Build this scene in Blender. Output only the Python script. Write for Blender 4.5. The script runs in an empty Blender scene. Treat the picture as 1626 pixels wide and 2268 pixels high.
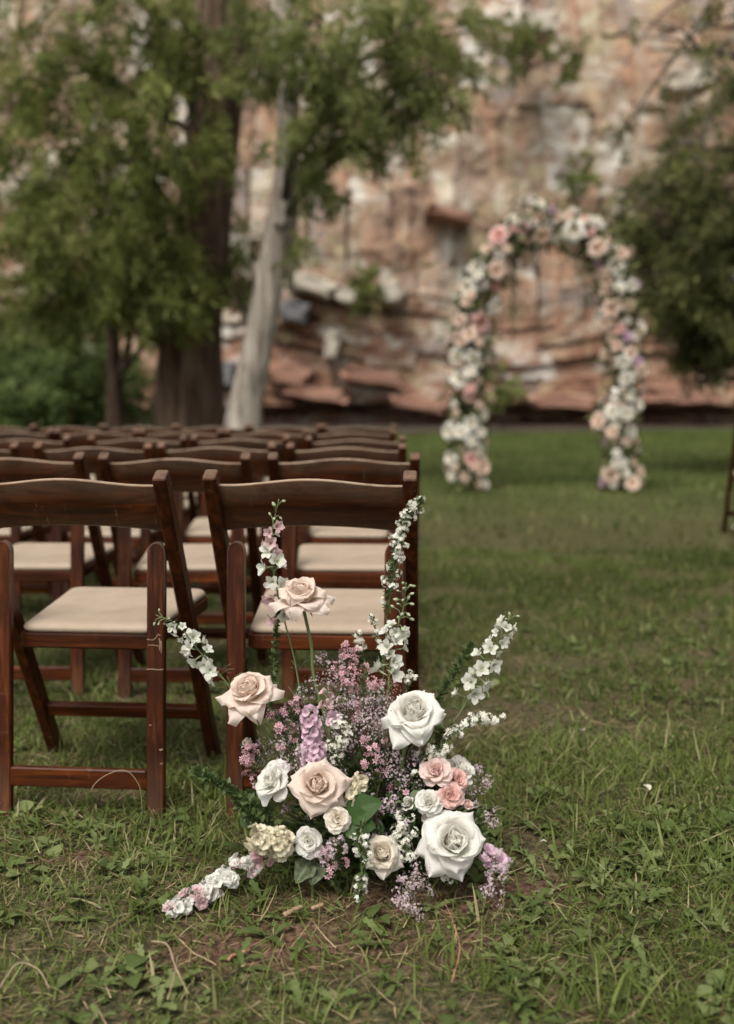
import bpy, math, random
import numpy as np
from mathutils import Vector, Matrix, Euler

R_ = math.radians
scene = bpy.context.scene
COL = scene.collection

# ------------------------------------------------------------------ camera
CAM_H, PITCH, YAW, FPX = 0.905, 6.4, 1.61, 2205.0
cam_data = bpy.data.cameras.new('camera')
cam_data.sensor_fit = 'VERTICAL'
cam_data.sensor_height = 36.0
cam_data.lens = 35.0
cam_data.clip_start = 0.05
cam_data.clip_end = 400.0
cam_data.dof.use_dof = True
cam_data.dof.focus_distance = 1.89
cam_data.dof.aperture_fstop = 1.9
cam = bpy.data.objects.new('camera', cam_data)
cam.location = (0, 0, CAM_H)
cam.rotation_euler = (R_(90 - PITCH), 0, R_(YAW))
COL.objects.link(cam)
scene.camera = cam

# ------------------------------------------------------------------ sky, sun, exposure
world = bpy.data.worlds.new('World')
scene.world = world
world.use_nodes = True
wn, wl = world.node_tree.nodes, world.node_tree.links
wn.clear()
SUN_EL, SUN_AZ = 58.0, 205.0      # azimuth measured clockwise from +Y (behind the camera, a little to its left)
sky = wn.new('ShaderNodeTexSky')
sky.sky_type = 'NISHITA'
sky.sun_disc = False
sky.sun_elevation = R_(SUN_EL)
sky.sun_rotation = R_(SUN_AZ)
sky.air_density = 1.0
sky.dust_density = 4.0
sky.ozone_density = 1.0
hsv = wn.new('ShaderNodeHueSaturation')        # thin overcast: a nearly neutral sky
hsv.inputs['Saturation'].default_value = 0.22
tint = wn.new('ShaderNodeMix'); tint.data_type = 'RGBA'; tint.blend_type = 'MULTIPLY'
tint.inputs[0].default_value = 1.0
tint.inputs[7].default_value = (1.0, 0.975, 0.925, 1)
bg = wn.new('ShaderNodeBackground')
bg.inputs['Strength'].default_value = 0.11
wo = wn.new('ShaderNodeOutputWorld')
wl.new(sky.outputs[0], hsv.inputs['Color'])
wl.new(hsv.outputs[0], tint.inputs[6])
wl.new(tint.outputs[2], bg.inputs['Color'])
wl.new(bg.outputs[0], wo.inputs[0])

sun_data = bpy.data.lights.new('sun', 'SUN')
sun_data.energy = 1.4
sun_data.angle = R_(20)
sun_data.color = (1.0, 0.965, 0.90)
sun = bpy.data.objects.new('sun', sun_data)
sdir = Vector((math.sin(R_(SUN_AZ)) * math.cos(R_(SUN_EL)), math.cos(R_(SUN_AZ)) * math.cos(R_(SUN_EL)), math.sin(R_(SUN_EL))))
sun.rotation_euler = sdir.to_track_quat('Z', 'Y').to_euler()
sun.location = (0, -5, 12)
COL.objects.link(sun)

vs = scene.view_settings
vs.view_transform = 'Standard'
vs.look = 'None'
vs.gamma = 1.0
vs.exposure = 1.05
vs.use_curve_mapping = False
scene.cycles.use_denoising = True
try:
    scene.cycles.denoiser = 'OPENIMAGEDENOISE'
    scene.cycles.denoising_input_passes = 'RGB_ALBEDO_NORMAL'
except Exception:
    pass
scene.cycles.use_adaptive_sampling = True
scene.cycles.adaptive_threshold = 0.015
scene.cycles.max_bounces = 8
scene.cycles.diffuse_bounces = 6
scene.cycles.transmission_bounces = 4
scene.cycles.transparent_max_bounces = 4

# ------------------------------------------------------------------ helpers
rng = np.random.default_rng(7)
rnd = random.Random(11)
CAM = Vector(cam.location)
CROT = Euler(cam.rotation_euler).to_matrix()

def at(px, py, Y):
    """world point at forward distance Y that lies along the sight line (px, py) of the 1626 x 2268 photograph"""
    d = CROT @ Vector(((px - 813) / FPX, -(py - 1134) / FPX, -1))
    return CAM + d * (Y / d.y)

def ground_at(px, py, z=0.0):
    d = CROT @ Vector(((px - 813) / FPX, -(py - 1134) / FPX, -1))
    return CAM + d * ((z - CAM.z) / d.z)

def tag(o, label=None, cat=None, group=None, kind=None):
    if label: o['label'] = label
    if cat: o['category'] = cat
    if group: o['group'] = group
    if kind: o['kind'] = kind
    return o

def empty(name, loc, rz=0.0, parent=None):
    o = bpy.data.objects.new(name, None)
    o.empty_display_size = 0.05
    o.location = loc
    o.rotation_euler = (0, 0, rz)
    COL.objects.link(o)
    if parent: o.parent = parent
    return o

def link(name, me, mat=None, parent=None, mw=None):
    if mat is not None and not me.materials:
        me.materials.append(mat)
    o = bpy.data.objects.new(name, me)
    COL.objects.link(o)
    if parent: o.parent = parent
    if mw is not None: o.matrix_local = mw
    return o

class MB:
    """collects polygons for one mesh"""
    def __init__(s):
        s.v, s.f, s.a, s.m = [], [], [], []
    def add(s, verts, faces, att=0.0, mi=0):
        b = len(s.v)
        s.v += [tuple(p) for p in verts]
        s.f += [tuple(i + b for i in f) for f in faces]
        s.a += list(att) if hasattr(att, '__len__') else [att] * len(verts)
        s.m += [mi] * len(faces)
        return s
    def mesh(s, name, mats, sharp=35, attr='pv'):
        me = bpy.data.meshes.new(name)
        me.from_pydata(s.v, [], s.f)
        for m in (mats if isinstance(mats, (list, tuple)) else [mats]):
            me.materials.append(m)
        me.polygons.foreach_set('use_smooth', [True] * len(s.f))
        me.polygons.foreach_set('material_index', s.m)
        at_ = me.attributes.new(attr, 'FLOAT', 'POINT')
        at_.data.foreach_set('value', s.a)
        me.update()
        if sharp: me.set_sharp_from_angle(angle=R_(sharp))
        return me
    def build(s, name, mats, parent=None, sharp=35, attr='pv', mw=None):
        return link(name, s.mesh(name, mats, sharp, attr), None, parent, mw)

def np_mesh(name, verts, tris, mat, attrs=None, smooth=True):
    me = bpy.data.meshes.new(name)
    verts = np.asarray(verts, np.float32).reshape(-1, 3)
    tris = np.asarray(tris, np.int32)
    k = tris.shape[1]
    me.vertices.add(len(verts)); me.vertices.foreach_set('co', verts.ravel())
    me.loops.add(tris.size); me.loops.foreach_set('vertex_index', tris.ravel())
    me.polygons.add(len(tris))
    me.polygons.foreach_set('loop_start', np.arange(0, tris.size, k, dtype=np.int32))
    me.polygons.foreach_set('loop_total', np.full(len(tris), k, np.int32))
    me.polygons.foreach_set('use_smooth', np.full(len(tris), smooth))
    for n_, a_ in (attrs or {}).items():
        t = me.attributes.new(n_, 'FLOAT', 'POINT'); t.data.foreach_set('value', np.asarray(a_, np.float32))
    me.update(calc_edges=True)
    me.materials.append(mat)
    return me

def tube_geo(pts, rad, n=8, cap=True):
    pts = [Vector(p) for p in pts]
    if not hasattr(rad, '__len__'): rad = [rad] * len(pts)
    V, F = [], []
    ref = Vector((0.13, 0.31, 0.94)).normalized()
    t0 = (pts[1] - pts[0]).normalized()
    nrm = t0.cross(ref)
    if nrm.length < 1e-3: nrm = t0.cross(Vector((1, 0, 0)))
    nrm.normalize()
    for i, p in enumerate(pts):
        t = (pts[min(i + 1, len(pts) - 1)] - pts[max(i - 1, 0)])
        t = t.normalized() if t.length > 1e-9 else t0
        nrm = (nrm - t * nrm.dot(t)).normalized()
        b = t.cross(nrm)
        for k in range(n):
            a = 2 * math.pi * k / n
            V.append(p + (nrm * math.cos(a) + b * math.sin(a)) * rad[i])
    for i in range(len(pts) - 1):
        for k in range(n):
            k2 = (k + 1) % n
            F.append((i * n + k, i * n + k2, (i + 1) * n + k2, (i + 1) * n + k))
    if cap:
        F.append(tuple(range(n))[::-1]); F.append(tuple((len(pts) - 1) * n + k for k in range(n)))
    return V, F

def spline(ctrl, n):
    """Catmull-Rom through the control points"""
    P = [Vector(c) for c in ctrl]
    if len(P) == 2:
        return [P[0].lerp(P[1], i / (n - 1)) for i in range(n)]
    P = [P[0] * 2 - P[1]] + P + [P[-1] * 2 - P[-2]]
    out, m = [], len(P) - 3
    for i in range(n):
        t = i / (n - 1) * m
        k = min(int(t), m - 1); t -= k
        a, b, c, d = P[k:k + 4]
        out.append(0.5 * ((2 * b) + (c - a) * t + (2 * a - 5 * b + 4 * c - d) * t * t + (3 * b - a - 3 * c + d) * t ** 3))
    return out

def hash2(i, j, s=0):
    h = (np.asarray(i, np.int64) * 374761393 + np.asarray(j, np.int64) * 668265263 + s * 974634777) & 0x7fffffff
    h = ((h ^ (h >> 13)) * 1274126177) & 0x7fffffff
    return ((h ^ (h >> 16)) & 0xffff) / 65535.0

def vnoise(x, y, s=0):
    xi, yi = np.floor(x), np.floor(y)
    fx, fy = x - xi, y - yi
    fx, fy = fx * fx * (3 - 2 * fx), fy * fy * (3 - 2 * fy)
    a = hash2(xi, yi, s) * (1 - fx) + hash2(xi + 1, yi, s) * fx
    b = hash2(xi, yi + 1, s) * (1 - fx) + hash2(xi + 1, yi + 1, s) * fx
    return a * (1 - fy) + b * fy

def fbm(x, y, o=4, s=0):
    v, a, t = 0, 1.0, 0
    for k in range(o):
        v = v + a * vnoise(x * 2 ** k + 17.3 * k, y * 2 ** k - 9.1 * k, s + k); t += a; a *= 0.5
    return v / t

# ------------------------------------------------------------------ materials
class NT:
    def __init__(s, name):
        s.m = bpy.data.materials.new(name); s.m.use_nodes = True
        s.n, s.l = s.m.node_tree.nodes, s.m.node_tree.links
        s.n.clear()
        s.out = s.n.new('ShaderNodeOutputMaterial')
    def node(s, t, **kw):
        n = s.n.new(t)
        for k, v in kw.items(): setattr(n, k, v)
        return n
    def set(s, sock, v):
        if hasattr(v, 'is_output') or isinstance(v, bpy.types.NodeSocket): s.l.new(v, sock)
        else: sock.default_value = v
    def attr(s, name):
        return s.node('ShaderNodeAttribute', attribute_name=name).outputs['Fac']
    def coord(s, kind='Object'):
        return s.node('ShaderNodeTexCoord').outputs[kind]
    def mapping(s, vec, scale=(1, 1, 1), rot=(0, 0, 0), loc=(0, 0, 0)):
        n = s.node('ShaderNodeMapping'); s.l.new(vec, n.inputs[0])
        n.inputs['Scale'].default_value = scale; n.inputs['Rotation'].default_value = rot; n.inputs['Location'].default_value = loc
        return n.outputs[0]
    def noise(s, vec, scale=5, detail=3, rough=0.55, dist=0.0):
        n = s.node('ShaderNodeTexNoise')
        if vec is not None: s.l.new(vec, n.inputs['Vector'])
        n.inputs['Scale'].default_value = scale; n.inputs['Detail'].default_value = detail
        n.inputs['Roughness'].default_value = rough; n.inputs['Distortion'].default_value = dist
        return n.outputs['Fac']
    def ramp(s, fac, stops, interp='LINEAR'):
        n = s.node('ShaderNodeValToRGB'); n.color_ramp.interpolation = interp
        e = n.color_ramp.elements
        while len(e) < len(stops): e.new(0.5)
        for el, (p, c) in zip(e, stops):
            el.position = p; el.color = (c, c, c, 1) if not hasattr(c, '__len__') else (*c, 1)
        s.set(n.inputs[0], fac)
        return n.outputs[0]
    def mix(s, fac, a, b, mode='MIX'):
        n = s.node('ShaderNodeMix', data_type='RGBA', blend_type=mode)
        s.set(n.inputs[0], fac)
        for sk, v in ((n.inputs[6], a), (n.inputs[7], b)):
            s.set(sk, (*v, 1) if isinstance(v, tuple) and len(v) == 3 else v)
        return n.outputs[2]
    def math(s, op, a, b=0.0, clamp=False):
        n = s.node('ShaderNodeMath', operation=op, use_clamp=clamp)
        s.set(n.inputs[0], a); s.set(n.inputs[1], b)
        return n.outputs[0]
    def bump(s, h, strength=0.3, dist=0.01):
        n = s.node('ShaderNodeBump'); s.l.new(h, n.inputs['Height'])
        n.inputs['Strength'].default_value = strength; n.inputs['Distance'].default_value = dist
        return n.outputs[0]
    def finish(s, col, rough=0.6, bump=None, spec=0.4, transl=0.0, tcol=None, sheen=0.0):
        p = s.node('ShaderNodeBsdfPrincipled')
        s.set(p.inputs['Base Color'], (*col, 1) if isinstance(col, tuple) else col)
        s.set(p.inputs['Roughness'], rough)
        p.inputs['Specular IOR Level'].default_value = spec
        if sheen: p.inputs['Sheen Weight'].default_value = sheen
        if bump is not None: s.l.new(bump, p.inputs['Normal'])
        sh = p.outputs[0]
        if transl:
            t = s.node('ShaderNodeBsdfTranslucent')
            s.set(t.inputs[0], (*(tcol or col), 1) if isinstance(tcol or col, tuple) else (tcol or col))
            if bump is not None: s.l.new(bump, t.inputs['Normal'])
            mx = s.node('ShaderNodeMixShader'); mx.inputs[0].default_value = transl
            s.l.new(sh, mx.inputs[1]); s.l.new(t.outputs[0], mx.inputs[2]); sh = mx.outputs[0]
        s.l.new(sh, s.out.inputs[0])
        return s.m

M = {}
def wood(name, axis):
    t = NT(name)
    co = t.coord('Object')
    ri = t.node('ShaderNodeObjectInfo').outputs['Random']
    off = t.node('ShaderNodeCombineXYZ'); t.l.new(t.math('MULTIPLY', ri, 7.0), off.inputs[0]); t.l.new(t.math('MULTIPLY', ri, 3.0), off.inputs[2])
    va = t.node('ShaderNodeVectorMath', operation='ADD'); t.l.new(co, va.inputs[0]); t.l.new(off.outputs[0], va.inputs[1])
    sc = (2.5, 45, 45) if axis == 'x' else (45, 45, 2.5)
    grain = t.noise(t.mapping(va.outputs[0], sc), 1.6, 5, 0.6, 0.6)
    blotch = t.noise(va.outputs[0], 9, 4, 0.6)
    c = t.ramp(grain, [(0.3, (0.014, 0.0036, 0.0012)), (0.5, (0.056, 0.0132, 0.0028)), (0.72, (0.140, 0.036, 0.0072))])
    c = t.mix(t.ramp(blotch, [(0.32, 0.0), (0.68, 1.0)]), t.mix(0.55, c, (0.022, 0.007, 0.004)), c)
    hv = t.node('ShaderNodeHueSaturation'); t.l.new(c, hv.inputs['Color'])
    t.l.new(t.math('ADD', t.math('MULTIPLY', ri, 0.55), 0.72 if axis == 'x' else 0.50), hv.inputs['Value'])
    c = hv.outputs[0]
    wear_sheen = t.attr('wear_sheen')
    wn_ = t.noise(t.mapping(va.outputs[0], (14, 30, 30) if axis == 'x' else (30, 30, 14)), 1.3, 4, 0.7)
    wf = t.math('MULTIPLY', wear_sheen, t.ramp(wn_, [(0.25, 0.35), (0.55, 1.0)]))
    c = t.mix(wf, c, (0.40, 0.30, 0.215))  # tan for worn edges, brightened to paint sky sheen along the crest
    sn = t.noise(t.mapping(va.outputs[0], (9, 60, 60) if axis == 'z' else (60, 9, 9), (0.3, 0.2, 0.4)), 1.0, 6, 0.75)
    sf = t.math('MULTIPLY', t.ramp(sn, [(0.61, 0.0), (0.66, 0.6)]), t.ramp(t.noise(va.outputs[0], 5, 2), [(0.5, 0.0), (0.62, 1.0)]))
    c = t.mix(sf, c, (0.27, 0.17, 0.11))
    rg = t.ramp(blotch, [(0.2, 0.34), (0.8, 0.52)])
    M[name] = t.finish(c, rg, t.bump(grain, 0.15, 0.002), 0.16)
wood('wood_x', 'x'); wood('wood_z', 'z')

t = NT('cushion'); co = t.coord('Object')
c = t.ramp(t.noise(co, 14, 4, 0.6), [(0.3, (0.285, 0.22, 0.16)), (0.7, (0.335, 0.265, 0.20))])
c = t.mix(t.ramp(t.noise(co, 5, 3), [(0.62, 0.0), (0.8, 0.35)]), c, (0.22, 0.165, 0.12))
M['cushion'] = t.finish(c, 0.62, t.bump(t.noise(co, 9, 3, .6), 0.5, 0.006), 0.3)
t = NT('black_metal'); M['metal'] = t.finish((0.02, 0.019, 0.018), 0.4)

def petal_mat(name, outer, inner, base, tr=0.48):
    t = NT(name)
    v, ly = t.attr('pv'), t.attr('ly')
    c = t.mix(ly, inner, outer)
    c = t.mix(t.ramp(v, [(0.0, 0.85), (0.45, 0.0)]), c, base)
    oi = t.node('ShaderNodeObjectInfo').outputs['Random']
    c = t.mix(t.math('MULTIPLY', oi, 0.16), c, tuple(x * 0.88 for x in inner))
    co = t.coord('Object')
    nz = t.noise(co, 4.0, 3)
    c = t.mix(t.ramp(nz, [(0.45, 0.0), (0.75, 0.10)]), c, tuple(x * 0.85 for x in inner))
    u = t.attr('pu')
    vein = t.noise(t.node('ShaderNodeCombineXYZ').outputs[0], 1)
    cx = t.node('ShaderNodeCombineXYZ'); t.l.new(t.math('MULTIPLY', u, 26), cx.inputs[0]); t.l.new(t.math('MULTIPLY', v, 2.5), cx.inputs[1])
    vein = t.noise(cx.outputs[0], 1.0, 3)
    M[name] = t.finish(c, 0.62, t.bump(vein, 0.30, 0.02), 0.25, tr, sheen=0.0)
petal_mat('petal_white', (0.83, 0.82, 0.78), (0.85, 0.82, 0.74), (0.82, 0.80, 0.66))
petal_mat('petal_blush', (0.82, 0.71, 0.635), (0.84, 0.69, 0.585), (0.83, 0.71, 0.52))
petal_mat('petal_cream', (0.83, 0.775, 0.69), (0.84, 0.76, 0.64), (0.82, 0.74, 0.54))
petal_mat('petal_pink', (0.84, 0.70, 0.65), (0.83, 0.59, 0.54), (0.8, 0.64, 0.54))
petal_mat('petal_coral', (0.84, 0.61, 0.56), (0.82, 0.51, 0.46), (0.8, 0.58, 0.5))
petal_mat('petal_lilac', (0.82, 0.63, 0.73), (0.77, 0.52, 0.65), (0.72, 0.64, 0.60))
petal_mat('petal_stock', (0.86, 0.81, 0.65), (0.85, 0.78, 0.56), (0.84, 0.76, 0.50))
petal_mat('petal_larkspur', (0.78, 0.775, 0.72), (0.68, 0.70, 0.56), (0.38, 0.45, 0.20))
petal_mat('petal_larkspur_pink', (0.76, 0.57, 0.57), (0.70, 0.42, 0.45), (0.42, 0.42, 0.25))

def plain(name, c0, c1, rough=0.6, tr=0.0, scale=6.0, spec=0.35):
    t = NT(name); v = t.attr('pv')
    n = t.noise(t.coord('Object'), scale, 3)
    f = t.math('ADD', t.math('MULTIPLY', v, 0.7), t.math('MULTIPLY', n, 0.5), True)
    M[name] = t.finish(t.mix(f, c0, c1), rough, None, spec, tr)
plain('stem', (0.075, 0.105, 0.035), (0.14, 0.175, 0.075), 0.5, 0, 30)
plain('stem_red', (0.075, 0.045, 0.025), (0.12, 0.085, 0.045), 0.6, 0, 30)
plain('leaf_dark', (0.018, 0.035, 0.010), (0.045, 0.075, 0.022), 0.4, 0.15, 20)
plain('leaf_mid', (0.036, 0.058, 0.016), (0.085, 0.120, 0.038), 0.5, 0.25, 20)
plain('leaf_big', (0.014, 0.036, 0.006), (0.034, 0.072, 0.013), 0.5, 0.12, 25, 0.15)
plain('leaf_pale', (0.022, 0.036, 0.015), (0.13, 0.15, 0.085), 0.55, 0.12, 40, 0.2)
plain('bud_green', (0.16, 0.21, 0.09), (0.50, 0.54, 0.36), 0.55, 0.25, 20)
plain('spirea_white', (0.48, 0.47, 0.36), (0.80, 0.79, 0.71), 0.7, 0.2, 60)
plain('wax_pink', (0.15, 0.02, 0.045), (0.72, 0.46, 0.50), 0.55, 0.25, 90)
plain('heather', (0.32, 0.20, 0.23), (0.70, 0.58, 0.62), 0.8, 0.25, 90)
plain('twig', (0.17, 0.105, 0.06), (0.36, 0.25, 0.16), 0.8, 0, 40)
plain('red_stem', (0.22, 0.07, 0.045), (0.42, 0.19, 0.13), 0.6, 0, 40)
plain('straw', (0.16, 0.12, 0.07), (0.30, 0.23, 0.14), 0.7, 0, 40)
plain('petal_fallen', (0.72, 0.62, 0.40), (0.80, 0.74, 0.58), 0.6, 0.2, 40)
plain('arch_white', (0.76, 0.66, 0.46), (0.80, 0.775, 0.71), 0.65, 0.25, 20)
plain('arch_blush', (0.74, 0.50, 0.37), (0.79, 0.635, 0.535), 0.65, 0.25, 20)
plain('arch_pink', (0.68, 0.32, 0.27), (0.79, 0.52, 0.48), 0.65, 0.25, 20)
plain('arch_lilac', (0.50, 0.28, 0.46), (0.66, 0.47, 0.60), 0.65, 0.25, 20)

def foliage_mat(name, stops, tr=0.3):
    t = NT(name); c = t.ramp(t.attr('c'), stops)
    M[name] = t.finish(c, 0.6, None, 0.12, tr)
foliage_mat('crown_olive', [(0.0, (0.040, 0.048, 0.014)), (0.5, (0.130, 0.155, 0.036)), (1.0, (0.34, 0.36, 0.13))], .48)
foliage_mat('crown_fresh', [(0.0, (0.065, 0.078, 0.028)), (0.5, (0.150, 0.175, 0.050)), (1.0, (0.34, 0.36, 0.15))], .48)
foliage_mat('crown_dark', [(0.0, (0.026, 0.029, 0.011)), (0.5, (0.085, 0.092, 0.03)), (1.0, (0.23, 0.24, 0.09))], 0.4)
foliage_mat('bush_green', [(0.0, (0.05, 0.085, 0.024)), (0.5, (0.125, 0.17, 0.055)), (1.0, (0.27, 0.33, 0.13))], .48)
foliage_mat('grass', [(0.0, (0.030, 0.044, 0.010)), (0.4, (0.070, 0.098, 0.019)), (0.75, (0.135, 0.168, 0.044)), (0.9, (0.22, 0.22, 0.095)), (1.0, (0.33, 0.29, 0.165))], 0.3)
foliage_mat('dry', [(0.0, (0.10, 0.055, 0.03)), (0.5, (0.20, 0.13, 0.075)), (1.0, (0.36, 0.28, 0.17))], 0.05)
foliage_mat('weed', [(0.0, (0.045, 0.064, 0.018)), (0.5, (0.090, 0.120, 0.036)), (1.0, (0.17, 0.20, 0.08))], 0.3)

# ------------------------------------------------------------------ ground
SOIL = [(ground_at(650, 2075), 0.25, 0.12), (ground_at(480, 2110), 0.14, 0.06), (ground_at(880, 1990), 0.30, 0.10), (ground_at(1130, 1965), 0.10, 0.05),
        (ground_at(180, 1900), 0.10, 0.06), (ground_at(1000, 2090), 0.12, 0.06)]
def soil_mask(x, y):
    m = np.zeros_like(x)
    for c, rx, ry in SOIL:
        d = np.sqrt(((x - c.x) / rx) ** 2 + ((y - c.y) / ry) ** 2) + 0.7 * (fbm(x * 9, y * 9, 3, 5) - 0.5)
        m = np.maximum(m, np.clip(1.25 - d, 0, 1))
    return m
def gz(x, y):
    x, y = np.asarray(x, float), np.asarray(y, float)
    return 0.030 * (fbm(x * 0.9, y * 0.9, 3, 3) - 0.5) + 0.010 * (fbm(x * 7, y * 7, 2, 9) - 0.5)
def gzf(x, y): return float(gz(np.array([x]), np.array([y]))[0])

def axis_pts(segs):
    out = []
    for a, b, n in segs: out += list(np.linspace(a, b, n, endpoint=False))
    return np.array(out + [segs[-1][1]])
gx = axis_pts([(-150, -20, 14), (-20, -3, 50), (-3, 3, 240), (3, 20, 50), (20, 150, 14)])
gy = axis_pts([(-60, 0.8, 20), (0.8, 4.5, 180), (4.5, 30, 110), (30, 48, 20)])
X, Y = np.meshgrid(gx, gy)
Z = gz(X, Y)
nx, ny = len(gx), len(gy)
idx = np.arange(nx * ny).reshape(ny, nx)
quads = np.stack([idx[:-1, :-1], idx[:-1, 1:], idx[1:, 1:], idx[1:, :-1]], -1).reshape(-1, 4)
LAWN_EDGE = lambda x: 27.0 + 0.40 * np.clip(x, -2, 12) + 1.2 * (fbm(x * 0.35, x * 0 + 3.1, 3, 21) - 0.5)
dirt = np.clip((Y - LAWN_EDGE(X)) / 0.8, 0, 1)
t = NT('ground')
co = t.coord('Object')
n1, n2, n3 = t.noise(co, 3.0, 5, 0.6), t.noise(co, 85, 6, 0.75), t.noise(co, 0.55, 4, 0.6)
soil = t.ramp(n2, [(0.36, (0.036, 0.020, 0.013)), (0.5, (0.095, 0.054, 0.034)), (0.66, (0.20, 0.125, 0.085))])
thatch = t.ramp(n2, [(0.36, (0.018, 0.020, 0.008)), (0.5, (0.055, 0.055, 0.022)), (0.66, (0.16, 0.135, 0.07))])
lawn = t.mix(t.ramp(n1, [(0.38, 0.0), (0.7, 0.55)]), thatch, soil)
farm = t.ramp(n3, [(0.3, (0.033, 0.046, 0.011)), (0.5, (0.052, 0.067, 0.016)), (0.72, (0.085, 0.095, 0.03))])
lawn = t.mix(t.attr('far'), lawn, farm)
c = t.mix(t.attr('soil'), lawn, soil)
dcol = t.ramp(t.noise(co, 0.8, 4), [(0.3, (0.028, 0.021, 0.015)), (0.55, (0.048, 0.036, 0.026)), (0.8, (0.10, 0.082, 0.068))])
c = t.mix(t.attr('dirt'), c, dcol)
M['ground'] = t.finish(c, 0.95, t.bump(n2, 0.6, 0.02), 0.15)
g_me = np_mesh('ground', np.stack([X, Y, Z], -1), quads, M['ground'],
               {'soil': soil_mask(X, Y).ravel(), 'dirt': dirt.ravel(), 'far': np.clip((Y - 5) / 6, 0, 1).ravel()})
tag(link('ground', g_me), 'grassy ground with bare soil patches', None, None, 'structure')

def frustum_pts(n, y0, y1, margin, power=1.0, left=0, right=1626):
    u = rng.random(n) ** power
    # area grows with distance
    y = np.sqrt(y0 * y0 + u * (y1 * y1 - y0 * y0))
    dep = y + 0.25
    xl, xr = (left - 875) / FPX * dep - margin, (right - 875) / FPX * dep + margin
    return xl + rng.random(n) * (xr - xl), y

def blades(x, y, z, h, w, az, lean, bend, col):
    n = len(x)
    d = np.stack([np.cos(az), np.sin(az), np.zeros(n)], -1)
    fa = az + np.pi / 2 + rng.normal(0, 0.7, n)
    s = np.stack([np.cos(fa), np.sin(fa), np.zeros(n)], -1)
    P = np.stack([x, y, z], -1)
    V = np.zeros((n, 7, 3)); C = np.zeros((n, 7))
    up = np.array([0, 0, 1.0])
    prof = [1.0, 0.9, 0.6, 0.0]
    for k in range(4):
        if k < 3:
            V[:, 2 * k] = P - s * (w * prof[k] / 2)[:, None]
            V[:, 2 * k + 1] = P + s * (w * prof[k] / 2)[:, None]
            C[:, 2 * k] = C[:, 2 * k + 1] = col
        else:
            V[:, 6] = P; C[:, 6] = col + 0.06
        th = lean + bend * (k + 0.5) / 3
        P = P + (h / 3)[:, None] * (np.sin(th)[:, None] * d + np.cos(th)[:, None] * up)
    tri = np.array([[0, 1, 3], [0, 3, 2], [2, 3, 5], [2, 5, 4], [4, 5, 6]])
    T = (np.arange(n) * 7)[:, None, None] + tri[None]
    return V.reshape(-1, 3), T.reshape(-1, 3), np.clip(C.ravel(), 0, 1)

def joined(chunks):
    b, Vs, Ts, Cs = 0, [], [], []
    for v, t_, c_ in chunks:
        Vs.append(v); Ts.append(t_ + b); Cs.append(c_); b += len(v)
    return np.concatenate(Vs), np.concatenate(Ts), np.concatenate(Cs)

def grass_zone(n, y0, y1, margin, h0, h1, w0, w1, cut=0.35, soilcut=1.0, tone=0.0, lay=0.0):
    x, y = frustum_pts(n, y0, y1, margin)
    dens = fbm(x * 4.5, y * 4.5, 3, 31)
    keep = (rng.random(n) < np.clip((dens - cut) * 5 + 0.45, 0.12, 1)) & (rng.random(n) > soilcut * soil_mask(x, y) * 0.93) & (y < LAWN_EDGE(x))
    x, y = x[keep], y[keep]; n = len(x)
    tall = fbm(x * 2.2, y * 2.2, 3, 47)
    h = (h0 + (h1 - h0) * rng.random(n) ** 1.6) * (0.55 + 0.95 * tall)
    w = w0 + (w1 - w0) * rng.random(n)
    az = rng.random(n) * 2 * np.pi
    lean = np.abs(rng.normal(0.55 + lay, 0.48, n)); bend = rng.normal(0.85, 0.6, n)
    col = 0.42 + 0.75 * (fbm(x * 1.1, y * 1.1, 4, 61) - 0.5) + rng.normal(0, 0.16, n) + tone
    col = np.where(rng.random(n) < 0.06, 0.82 + 0.15 * rng.random(n), col)
    if lay:
        big = rng.random(n) < 0.07
        h = np.where(big, h * 1.25, h); w = np.where(big, w * 1.6, w); col = np.where(big, col + .12, col)
    return blades(x, y, gz(x, y) - 0.004, h, w, az, lean, bend, col)

V, T, C = joined([
    grass_zone(92000, 1.15, 2.7, 0.9, 0.020, 0.078, 0.0018, 0.0046, 0.34, .75, .13, .28),
    grass_zone(105000, 2.7, 6.0, 1.0, 0.030, 0.072, 0.003, 0.006, 0.36, 1, -.03),
    grass_zone(130000, 6.0, 32.0, 1.5, 0.05, 0.10, 0.007, 0.014, 0.30, 1, -.10)])
tag(link('grass', np_mesh('grass', V, T, M['grass'], {'c': C})), 'short uneven green lawn grass', 'grass', None, 'stuff')

# dead stalks and needles lying in the grass
def litter_zone(n, y0, y1, l0, l1, w0, w1):
    x, y = frustum_pts(n, y0, y1, 0.8)
    keep = rng.random(n) < 0.35 + 0.65 * np.clip(soil_mask(x, y) + (fbm(x * 3, y * 3, 3, 83) - 0.45) * 2, 0, 1)
    x, y = x[keep], y[keep]; n = len(x)
    return blades(x, y, gz(x, y) + 0.002 + 0.012 * rng.random(n), l0 + (l1 - l0) * rng.random(n), w0 + (w1 - w0) * rng.random(n),
                  rng.random(n) * 6.283, 1.35 + 0.2 * rng.random(n), rng.normal(0.05, 0.25, n), rng.random(n))
V, T, C = joined([litter_zone(12000, 1.15, 2.7, 0.02, 0.075, 0.0010, 0.0026), litter_zone(7000, 2.7, 5.5, 0.03, 0.09, 0.0015, 0.004)])
tag(link('dry_grass', np_mesh('dry_grass', V, T, M['dry'], {'c': C})), 'dead brown stalks lying in the grass', 'dry grass', None, 'stuff')

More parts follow.
